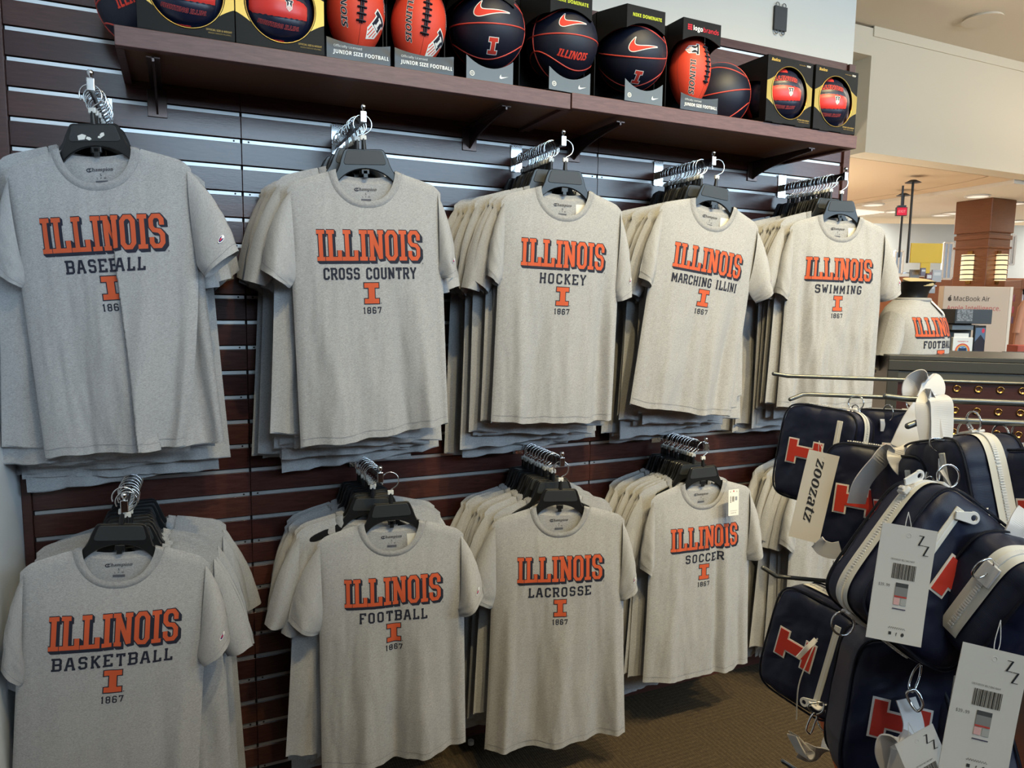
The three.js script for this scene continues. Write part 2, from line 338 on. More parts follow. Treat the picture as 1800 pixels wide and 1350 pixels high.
// ---------------------------------------------------------------- lettering for the shirt fronts
// stroke alphabet on a 4 x 6 grid, slab ends added to free verticals
const GLYPH = {
  A: { w: 4, s: [[[0.3, 0], [1.55, 6], [2.45, 6], [3.7, 0]], [[0.9, 2.1], [3.1, 2.1]]], f: [[0.3, 0], [3.7, 0]] },
  B: { w: 3.8, s: [[[0.5, 0], [0.5, 6], [2.9, 6], [3.5, 5.4], [3.5, 3.6], [2.9, 3], [0.5, 3]], [[2.9, 3], [3.5, 2.4], [3.5, 0.6], [2.9, 0], [0.5, 0]]], f: [[0.2, 0], [0.2, 6]] },
  C: { w: 3.8, s: [[[3.4, 4.3], [3.4, 5.3], [2.7, 6], [1.2, 6], [0.5, 5.3], [0.5, 0.7], [1.2, 0], [2.7, 0], [3.4, 0.7], [3.4, 1.7]]], f: [] },
  E: { w: 3.7, s: [[[3.4, 4.6], [3.4, 6], [0.5, 6], [0.5, 0], [3.4, 0], [3.4, 1.4]], [[0.5, 3], [2.5, 3]]], f: [[0.2, 0], [0.2, 6]] },
  F: { w: 3.6, s: [[[3.4, 4.6], [3.4, 6], [0.5, 6], [0.5, 0]], [[0.5, 3], [2.5, 3]]], f: [[0.5, 0]] },
  G: { w: 3.9, s: [[[3.4, 4.4], [3.4, 5.3], [2.7, 6], [1.2, 6], [0.5, 5.3], [0.5, 0.7], [1.2, 0], [2.7, 0], [3.4, 0.7], [3.4, 2.6], [2, 2.6]]], f: [] },
  H: { w: 4, s: [[[0.6, 0], [0.6, 6]], [[3.4, 0], [3.4, 6]], [[0.6, 3], [3.4, 3]]], f: [[0.6, 0], [0.6, 6], [3.4, 0], [3.4, 6]] },
  I: { w: 2, s: [[[1, 0], [1, 6]]], f: [[1, 0], [1, 6]], F: 0.95 },
  K: { w: 4, s: [[[0.6, 0], [0.6, 6]], [[3.4, 6], [0.8, 2.6]], [[1.6, 3.5], [3.4, 0]]], f: [[0.6, 0], [0.6, 6], [3.4, 0], [3.3, 6]] },
  L: { w: 3.5, s: [[[0.8, 6], [0.8, 0], [3.3, 0], [3.3, 1.6]]], f: [[0.8, 6], [0.5, 0]] },
  M: { w: 4.8, s: [[[0.6, 0], [0.6, 6], [2.4, 1.8], [4.2, 6], [4.2, 0]]], f: [[0.6, 0], [4.2, 0]] },
  N: { w: 4.1, s: [[[0.6, 0], [0.6, 6], [3.5, 0], [3.5, 6]]], f: [[0.6, 0], [0.3, 6], [3.5, 6]] },
  O: { w: 3.9, s: [[[1.2, 0], [0.5, 0.7], [0.5, 5.3], [1.2, 6], [2.7, 6], [3.4, 5.3], [3.4, 0.7], [2.7, 0], [1.2, 0], [0.5, 0.7]]], f: [] },
  R: { w: 3.9, s: [[[0.5, 0], [0.5, 6], [2.8, 6], [3.4, 5.4], [3.4, 3.4], [2.8, 2.8], [0.5, 2.8]], [[2.1, 2.8], [3.5, 0]]], f: [[0.5, 0], [0.2, 6], [3.5, 0]] },
  S: { w: 3.8, s: [[[3.35, 4.5], [3.35, 5.4], [2.75, 6], [1.1, 6], [0.5, 5.4], [0.5, 3.7], [1.1, 3.1], [2.75, 3.1], [3.35, 2.5], [3.35, 0.6], [2.75, 0], [1.1, 0], [0.5, 0.6], [0.5, 1.5]]], f: [] },
  T: { w: 4, s: [[[0.4, 4.6], [0.4, 6], [3.6, 6], [3.6, 4.6]], [[2, 6], [2, 0]]], f: [[2, 0]] },
  U: { w: 4, s: [[[0.6, 6], [0.6, 0.7], [1.3, 0], [2.7, 0], [3.4, 0.7], [3.4, 6]]], f: [[0.6, 6], [3.4, 6]] },
  V: { w: 4, s: [[[0.4, 6], [1.7, 0], [2.3, 0], [3.6, 6]]], f: [[0.4, 6], [3.6, 6]] },
  W: { w: 5, s: [[[0.4, 6], [1.4, 0], [2.5, 4.4], [3.6, 0], [4.6, 6]]], f: [[0.4, 6], [4.6, 6]] },
  Y: { w: 4, s: [[[0.4, 6], [2, 2.7], [3.6, 6]], [[2, 2.8], [2, 0]]], f: [[0.4, 6], [3.6, 6], [2, 0]] },
  1: { w: 2.4, s: [[[0.4, 5.2], [1.3, 6], [1.3, 0]]], f: [[1.3, 0]] },
  6: { w: 3.7, s: [[[3.2, 4.8], [3.2, 5.4], [2.6, 6], [1.1, 6], [0.5, 5.4], [0.5, 0.6], [1.1, 0], [2.6, 0], [3.2, 0.6], [3.2, 2.6], [2.6, 3.2], [0.5, 3.2]]], f: [] },
  7: { w: 3.6, s: [[[0.4, 4.7], [0.4, 6], [3.2, 6], [1.5, 0]]], f: [] },
  8: { w: 3.7, s: [[[1.1, 3.1], [0.5, 3.7], [0.5, 5.4], [1.1, 6], [2.6, 6], [3.2, 5.4], [3.2, 3.7], [2.6, 3.1], [1.1, 3.1], [0.5, 2.5], [0.5, 0.6], [1.1, 0], [2.6, 0], [3.2, 0.6], [3.2, 2.5], [2.6, 3.1]]], f: [] },
  ' ': { w: 2.2, s: [], f: [] },
};
const BIG = {
  I: { w: 2.6, s: [[[1.3, 0], [1.3, 6]]], f: [[1.3, 0], [1.3, 6]], F: 1.25 },
  L: { w: 4.7, s: [[[1.3, 6], [1.3, 0], [4.05, 0], [4.05, 1.9]]], f: [[1.3, 6], [0.9, 0]], F: 1.22 },
  N: { w: 4.8, s: [[[1.0, 0], [1.0, 6], [3.8, 0], [3.8, 6]]], f: [[1.0, 0], [0.75, 6], [3.8, 6]], F: 0.98 },
  O: { w: 4.1, s: [[[1.4, 0], [0.65, 0.8], [0.65, 5.2], [1.4, 6], [2.7, 6], [3.45, 5.2], [3.45, 0.8], [2.7, 0], [1.4, 0], [0.65, 0.8]]], f: [] },
  S: { w: 4.1, s: [[[3.45, 4.2], [3.45, 5.3], [2.75, 6], [1.3, 6], [0.65, 5.3], [0.65, 3.9], [1.3, 3.2], [2.75, 3.0], [3.45, 2.3], [3.45, 0.7], [2.75, 0], [1.3, 0], [0.65, 0.7], [0.65, 1.8]]], f: [] },
};
function wordWidth(word, space, font = GLYPH) { let w = 0; for (const c of word) w += font[c].w + space; return w - space; }
// strokes of a word in a box; lw is the stroke width in grid units
function wordPath(g, word, x, y, w, h, lw, space, slab, ox = 0, oy = 0, font = GLYPH) {
  const total = wordWidth(word, space, font), sx = w / (total + 0.0), sy = h / (6 + lw);
  let cx = x;
  g.lineJoin = 'miter'; g.lineCap = 'butt'; g.miterLimit = 3;
  const P = (px, py) => [cx + px * sx + ox, y + h - (py + lw / 2) * sy + oy];
  for (const c of word) {
    const G = font[c];
    for (const s of G.s) { g.beginPath(); s.forEach(([px, py], i) => { const q = P(px, clamp(py, 0, 6)); i ? g.lineTo(...q) : g.moveTo(...q); }); g.stroke(); }
    for (const [px, py] of G.f) {
      const half = (G.F ?? 0.82) * slab; g.beginPath(); g.moveTo(...P(px - half, py)); g.lineTo(...P(px + half, py)); g.stroke();
    }
    cx += (G.w + space) * sx;
  }
}
const ORANGE = '#c4542f', NAVY = '#171b2e';
function blockI(g, x, y, w, h, fill, edge, lw) {
  const a = w * 0.29, t = h * 0.235;
  g.beginPath();
  for (const [px, py] of [[0, 0], [w, 0], [w, t], [w - a, t], [w - a, h - t], [w, h - t], [w, h], [0, h], [0, h - t], [a, h - t], [a, t], [0, t]]) g.lineTo(x + px, y + py);
  g.closePath(); g.lineJoin = 'miter'; g.lineWidth = lw; g.strokeStyle = edge; g.stroke(); g.fillStyle = fill; g.fill();
}
const PRINT = { w: 0.31, h: 0.245, px: 3200 }; // the printed area of a chest in metres
function chestPrint(sport, width) {
  return tex(canvas(Math.round(PRINT.w * PRINT.px), Math.round(PRINT.h * PRINT.px), (g, W, H) => {
    const k = PRINT.px, m = 0.005 * k, x0 = W / 2 - 0.14 * k;
    const big = (lw, col, ox, oy) => { g.strokeStyle = col; g.lineWidth = lw * k; wordPath(g, 'ILLINOIS', x0, m, 0.28 * k, 0.086 * k, 1.2, 0.42, 1, ox, oy, BIG); };
    for (let i = 10; i >= 0; i--) big(0.0148, NAVY, i * 0.00055 * k, i * 0.0006 * k);
    big(0.0106, ORANGE, 0, 0);
    g.strokeStyle = NAVY; g.lineWidth = 0.0052 * k;
    wordPath(g, sport, W / 2 - width / 2 * k, m + 0.103 * k, width * k, 0.0315 * k, 0.95, sport.length > 12 ? 1.35 : 1.75, 0.9);
    blockI(g, W / 2 - 0.0195 * k, m + 0.1445 * k, 0.039 * k, 0.056 * k, ORANGE, NAVY, 0.0045 * k);
    g.fillStyle = NAVY; g.beginPath(); g.arc(W / 2 + 0.0245 * k, m + 0.2 * k, 0.0012 * k, 0, 7); g.fill(); g.beginPath(); g.arc(W / 2 + 0.146 * k, m + 0.092 * k, 0.0012 * k, 0, 7); g.fill();
    g.strokeStyle = NAVY; g.lineWidth = 0.0028 * k;
    wordPath(g, '1867', W / 2 - 0.0245 * k, m + 0.2105 * k, 0.049 * k, 0.0175 * k, 0.85, 1.5, 0.8);
  }));
}
const neckPrint = tex(canvas(256, 160, (g) => { // script wordmark and size lines inside the collar
  g.fillStyle = '#2a2c3a'; g.font = 'italic bold 38px serif'; g.textAlign = 'center'; g.fillText('Champion', 132, 40);
  g.beginPath(); g.ellipse(40, 30, 18, 13, 0, 0.5, 5.6); g.lineWidth = 7; g.strokeStyle = '#2a2c3a'; g.stroke();
  g.font = 'bold 26px sans-serif'; g.fillText('L', 128, 78); g.font = '22px sans-serif'; g.fillText('S   P   M', 128, 106);
  g.fillStyle = '#5a5b64'; g.fillRect(80, 118, 96, 22);
}));
const sleeveLogo = tex(canvas(128, 96, (g) => { // the small C mark on a sleeve
  g.fillStyle = '#f4f4f4'; g.beginPath(); g.ellipse(64, 48, 58, 42, 0, 0, 7); g.fill();
  g.fillStyle = '#26326e'; g.beginPath(); g.ellipse(64, 48, 48, 33, 0, 0.62, 5.66); g.lineTo(84, 30); g.ellipse(66, 48, 20, 13, 0, 5.4, 0.9, true); g.closePath(); g.fill();
  g.fillStyle = '#c3243a'; g.beginPath(); g.ellipse(56, 48, 22, 15, 0, 0, 7); g.fill(); g.fillStyle = '#f4f4f4'; g.beginPath(); g.moveTo(72, 48); g.lineTo(122, 30); g.lineTo(122, 66); g.closePath(); g.fill();
}));
const printMat = (map) => std({ map, transparent: true, roughness: 0.8 });
M.neckPrint = printMat(neckPrint); M.sleeveLogo = printMat(sleeveLogo);

// ---------------------------------------------------------------- T-shirt: a cloth that hangs from a hanger; y = 0 is where the hook touches the bar
const NECK = 0.098;
function cloth(o) {
  const { W = 0.207, hem = -0.87, D = 0.03, flare = 0.02, skew = 0, folds = [], rough = 0.0016, ph = 0, pleat, sway = 0, backThin = 0.6 } = o;
  const an = NECK / W;
  const shoulder = (a) => { const q = (a - an) / (1 - an); return -0.146 - 0.036 * Math.pow(q, 1.1) - 0.014 * Math.pow(clamp((a - 0.86) / 0.14), 2); };
  const topF = (a) => (a < an ? -0.15 - 0.092 * Math.pow(1 - Math.pow(a / an, 2.3), 0.62) : shoulder(a));
  const topB = (a) => (a < an ? -0.15 - 0.026 * Math.pow(1 - Math.pow(a / an, 2.2), 0.7) : shoulder(a));
  const point = (s, y, front, t) => {
    const a = Math.abs(s), v = clamp((-y - 0.15) / (-hem - 0.15), 0, 1.1);
    let x = s * W * (1 + flare * v * v) + sway * v * v;
    const edge = 1 - Math.pow(a, 8), prof = Math.pow(Math.max(0, 1 - Math.pow(a, 2.6)), 0.6);
    const shut = t === undefined ? 1 : lerp(1, Math.sqrt(clamp(t / 0.025)), sstep(an, an + 0.05, a)), depth = D * (0.28 + 0.72 * sstep(0, 0.3, v)) * (1 - 0.2 * v) * shut;
    let z = (front ? 1 : -backThin) * depth * prof;
    let f = 0;
    for (const [s0, s1, w, amp, t0, t1] of folds) { const c = lerp(s0, s1, v), q = (s - c) / w; f += 2.5 * amp * sstep(t0, t1, v) * Math.exp(-q * q); }
    f += rough * (noise2(s * 3.1 + ph, v * 2.2 + ph) * 1.4 + noise2(s * 7 + ph, v * 4.5) * 0.8) * (0.35 + v);
    z += f * edge * (front ? 1 : 0.8);
    if (pleat && front) { // a vertical tuck: the right layer laps over the left one
      const w = pleat.w(v); let m = x - pleat.x - w;
      const on = sstep(0, 0.006, w);
      if (m > 0) { if (m < w) { x = x - 2 * m; z += on * (0.009 * (m / Math.max(w, 1e-6)) - 0.003); } else { x -= 2 * w; z += on * (0.006 + 0.006 * v) * Math.exp(-(m - w) / 0.06); } } else z -= on * 0.003 * sstep(-0.06, 0, m);
    }
    return [x, y, z, s * W, y];
  };
  const hemAt = (s) => hem + skew * s + 0.004 * noise2(s * 2.3 + ph, 5.1) - 0.006 * (1 - s * s);
  const front = (s, t) => { const top = topF(Math.abs(s)); return point(s, lerp(top, hemAt(s), t), true, t); };
  const back = (s, t) => { const top = topB(Math.abs(s)); return point(s, lerp(top, hemAt(s) - 0.004, t), false, t); };
  const onFront = (x, y) => point(x / W, y, true);
  const onBack = (x, y) => point(x / W, y, false);
  return { front, back, onFront, onBack, topF, topB, W, hemAt, an };
}
function colMap(nx, an) { // columns that fall on the ends of the neckline
  return (u) => { const s = u * 2 - 1, a = Math.abs(s), k = 0.44; const m = a < k ? a / k * an : an + (a - k) / (1 - k) * (1 - an); return Math.sign(s) * m; };
}
function sleeveGeo(side, o, nu, nv) {
  const { W = 0.207, ph = 0, cuff = [0.285, -0.42, 0.232, -0.462], cz = 0, dz = 0.032 } = o;
  const [ox, oy, ix, iy] = cuff, mid = [(ox + ix) / 2, (oy + iy) / 2], hv = [(ox - ix) / 2, (oy - iy) / 2];
  const f = (u, v) => {
    const fi = u * Math.PI * 2, c = Math.cos(fi), s = Math.sin(fi), v2 = v * v;
    const s2 = s * Math.pow(Math.abs(s), 0.55), ax = W - 0.008 - 0.002 * (1 - c), ay = -0.302 + 0.103 * c, az = 0.016 * s;
    const bx_ = mid[0] + hv[0] * c, by = mid[1] + hv[1] * c, bz = cz + dz * s2 + 0.005 * Math.sin(3 * fi + ph);
    const e = Math.pow(v, 0.86);
    let x = lerp(ax, bx_, e) + 0.009 * Math.sin(Math.PI * v) * (0.5 + 0.5 * c) - 0.008 * Math.sin(Math.PI * v) * (0.5 - 0.5 * c);
    let y = lerp(ay, by, v) + 0.008 * Math.sin(Math.PI * v) * (0.5 + 0.5 * c);
    let z = lerp(az, bz, e) + 0.004 * s2 * Math.sin(Math.PI * v);
    z += 0.0022 * noise2(u * 5 + ph, v * 4 + side) * v; x += 0.002 * noise2(v * 5 + ph, u * 6 + side) * v;
    return [side * x, y, z, (u * 0.34), v * 0.24];
  };
  return { geo: grid(nu, nv, f, side < 0), f };
}
function ribbon(pts, halfW, lift = 0.0006) { // thin band along points [x, y, z] lying on cloth that faces +z
  return grid(pts.length - 1, 1, (u, v) => { const p = pts[Math.round(u * (pts.length - 1))]; return [p[0], p[1] + (v - 0.5) * 2 * halfW, p[2] + lift, p[0], p[1]]; }, true);
}
function collarGeo(c, n, o = {}) {
  const rise = 0.012;
  return grid(n, 4, (u, v) => {
    const fi = u * Math.PI * 2, front = fi <= Math.PI, q = front ? fi : Math.PI * 2 - fi, s = -Math.cos(q) * c.an;
    const p = front ? c.front(s, 0) : c.back(s, 0), k = Math.sin(q);
    const drop = front ? 0.018 : 0.017, sideIn = 0.019;
    const px = p[0] * (1 - sideIn / NECK * v * (0.35 + 0.65 * Math.abs(Math.cos(q)))), py = p[1] + v * (front ? drop * k * 1.0 + 0.006 * (1 - k) : drop * k + 0.006 * (1 - k));
    const bulge = Math.sin(Math.PI * clamp(v * 1.1)) * 0.0025;
    return [px, py, p[2] + (front ? 1 : -1) * (bulge + 0.002 * v) + (front ? 0.0005 : -0.0005), u * 0.4, v * 0.02];
  });
}
function makeShirt(o, hi) { // geometries of one shirt
  const c = cloth(o), nx = hi ? (o.pleat ? 150 : 84) : 26, ny = hi ? 64 : 20, cm = colMap(nx, c.an);
  const uvx = (p) => p;
  const G = {};
  G.body = merge([grid(nx, ny, (u, v) => c.front(cm(u), v)), grid(nx, ny, (u, v) => c.back(cm(u), v), true)]);
  G.body = weldNormals(G.body);
  G.sleeves = [-1, 1].map((s) => sleeveGeo(s, { ...o, ...(s < 0 ? o.left : o.right) }, hi ? 36 : 14, hi ? 20 : 8));
  G.collar = collarGeo(c, hi ? 72 : 28);
  G.c = c;
  return G;
}
function weldNormals(g) { return g; }
function stitchFor(G, hi) {
  const pts = []; for (let i = 0; i <= 60; i++) { const s = lerp(-0.985, 0.985, i / 60); const p = G.c.onFront(s * G.c.W, G.c.hemAt(s) + 0.02); pts.push(p); }
  const out = [ribbon(pts, 0.0008, 0.0007)];
  return merge(out);
}
function shirtParts(root, G, hi, sport) {
  const body = part('body', G.body, M.shirt, root);
  const sl = G.sleeves.map((q) => part('sleeve', q.geo, M.shirt, root));
  part('collar', G.collar, M.rib, root);
  if (hi) part('hem_stitch', stitchFor(G), M.stitch, body);
  if (hi) G.sleeves.forEach(({ f }, i) => { const c = f(0.5, 0.92), c2 = f(0, 0.92), mid = [(c[0] + c2[0]) / 2, (c[1] + c2[1]) / 2, 0]; part('cuff_stitch', grid(36, 1, (u, v) => { const p = f(u, 0.915 + v * 0.008), k = 1.02; return [mid[0] + (p[0] - mid[0]) * k, p[1], p[2] + Math.sign(p[2]) * 0.0008, u, v]; }), M.stitch, sl[i]); });
  return body;
}
function addPrint(root, G, map) {
  const n = 90, m = 40, x0 = -PRINT.w / 2, y0 = -0.295;
  part('chest_print', grid(G.c.pleat ? 140 : n, m, (u, v) => { const p = G.c.onFront(x0 + u * PRINT.w, y0 - v * PRINT.h); return [p[0], p[1], p[2] + 0.0009, u, 1 - v]; }), printMat(map), root);
  part('neck_print', grid(12, 6, (u, v) => { const p = G.c.onBack(-0.036 + u * 0.072, -0.182 - v * 0.045); return [p[0], p[1], p[2] + 0.0012, u, 1 - v]; }), M.neckPrint, root);
}
function addSleeveLogo(root, G, u0 = 0.16, v0 = 0.77) {
  const { f } = G.sleeves[1];
  part('sleeve_logo', grid(6, 6, (u, v) => {
    const U = u0 + (0.5 - u) * 0.07, W_ = v0 + (v - 0.5) * 0.07, p = f(U, W_), c = f(0.5, W_), q = [p[0] - c[0], p[1] - c[1]];
    const e = 0.0015; return [p[0] + e * Math.cos(0.5), p[1], p[2] + e * Math.sin(Math.PI * 2 * U) * 2, u, 1 - v];
  }), M.sleeveLogo, root);
}
// ---------------------------------------------------------------- hanger
const hangerGeo = (() => {
  const S = new THREE.Shape();
  S.moveTo(-0.044, -0.086); S.lineTo(0.044, -0.086); S.quadraticCurveTo(0.052, -0.086, 0.056, -0.094); S.lineTo(0.064, -0.114);
  S.quadraticCurveTo(0.07, -0.142, 0.09, -0.162); S.lineTo(0.166, -0.2); S.quadraticCurveTo(0.178, -0.208, 0.174, -0.218); S.quadraticCurveTo(0.166, -0.224, 0.152, -0.217);
  S.lineTo(0.085, -0.187); S.quadraticCurveTo(0.055, -0.14, 0, -0.138); S.quadraticCurveTo(-0.055, -0.14, -0.085, -0.187);
  S.lineTo(-0.152, -0.217); S.quadraticCurveTo(-0.166, -0.224, -0.174, -0.218); S.quadraticCurveTo(-0.178, -0.208, -0.166, -0.2); S.lineTo(-0.09, -0.162);
  S.quadraticCurveTo(-0.07, -0.142, -0.064, -0.114); S.lineTo(-0.056, -0.094); S.quadraticCurveTo(-0.052, -0.086, -0.044, -0.086);
  const body = merge([extrude(S, 0.009, 0.002, 8), cyl(0.005, 0.007, 0.03, 0, -0.073, 0, 10), bx(0.022, 0.014, 0.008, 0, -0.146, 0, 0.002), bx(0.012, 0.02, 0.006, 0, -0.152, 0.001, 0.001)]);
  const P = new THREE.Shape(); P.moveTo(-0.04, -0.09); P.lineTo(0.04, -0.09); P.quadraticCurveTo(0.047, -0.09, 0.049, -0.096); P.lineTo(0.056, -0.118); P.quadraticCurveTo(0.058, -0.127, 0.05, -0.128); P.lineTo(-0.05, -0.128); P.quadraticCurveTo(-0.058, -0.127, -0.056, -0.118); P.lineTo(-0.049, -0.096); P.quadraticCurveTo(-0.047, -0.09, -0.04, -0.09);
  const hook = []; hook.push([0, -0.066, 0], [0.0, -0.05, 0]);
  for (let i = 0; i <= 14; i++) { const a = lerp(-1.15, 3.6, i / 14); hook.push([Math.cos(a) * 0.0245, -0.0205 + Math.sin(a) * 0.0245, 0]); }
  return { body, plate: extrude(P, 0.004, 0.001, 8).translate(0, 0, 0.0042), hook: tube(hook, 0.0019, 34, 6), clip: merge([bx(0.017, 0.013, 0.009, 0, -0.056, 0, 0.002)]) };
})();
function makeHanger() {
  const t = new THREE.Group();
  const b = part('body', hangerGeo.body, M.hanger, t); part('plate', hangerGeo.plate, M.hangerPlate, b); part('hook', hangerGeo.hook, M.wire, t); part('size_clip', hangerGeo.clip, M.clip, t);
  return t;
}
function hangerAt(pos, rot, label, group) {
  const t = makeHanger(); t.name = numbered('clothes_hanger'); t.position.set(...pos); t.rotation.set(...rot, 'YXZ'); scene.add(t); tag(t, label, 'hanger', group); return t;
}
// ---------------------------------------------------------------- the ten racks
const ORD = ['front', 'second', 'third', 'fourth', 'fifth', 'sixth', 'seventh', 'eighth', 'ninth', 'tenth', 'eleventh', 'twelfth', 'thirteenth', 'fourteenth', 'fifteenth', 'sixteenth', 'seventeenth', 'eighteenth', 'nineteenth'];
// rear shirts: a few sizes and drapes shared by all racks, larger towards the wall
const REAR = [];
for (let size = 0; size < 4; size++) for (let k = 0; k < 3; k++) {
  const W = 0.207 + size * 0.009, ph = 3.1 * size + 7.7 * k + 1;
  const o = { W, hem: -0.868 - size * 0.04 - k * 0.009, D: 0.0085, flare: rr(0.0, 0.05), skew: rr(-0.03, 0.03), rough: 0.0055, ph, backThin: 0.75,
    folds: [[-0.6, -0.55 + rr(-0.1, 0.1), 0.16, rr(-0.008, 0.008), 0.25, 1], [0.1, rr(-0.2, 0.4), 0.2, rr(-0.008, 0.008), 0.2, 1], [0.7, 0.7, 0.15, rr(-0.007, 0.007), 0.3, 1]],
    cuff: [0.276 + size * 0.009 + rr(-0.02, 0.016), -0.415 - rr(0, 0.05), 0.222 + size * 0.009 + rr(-0.012, 0.012), -0.462 - rr(0, 0.03)], dz: rr(0.016, 0.026), left: { cz: rr(-0.012, 0.012) }, right: { cz: rr(-0.012, 0.012) } };
  REAR.push(makeShirt(o, false));
}
const BAR = { top: 2.092, low: 1.097 };
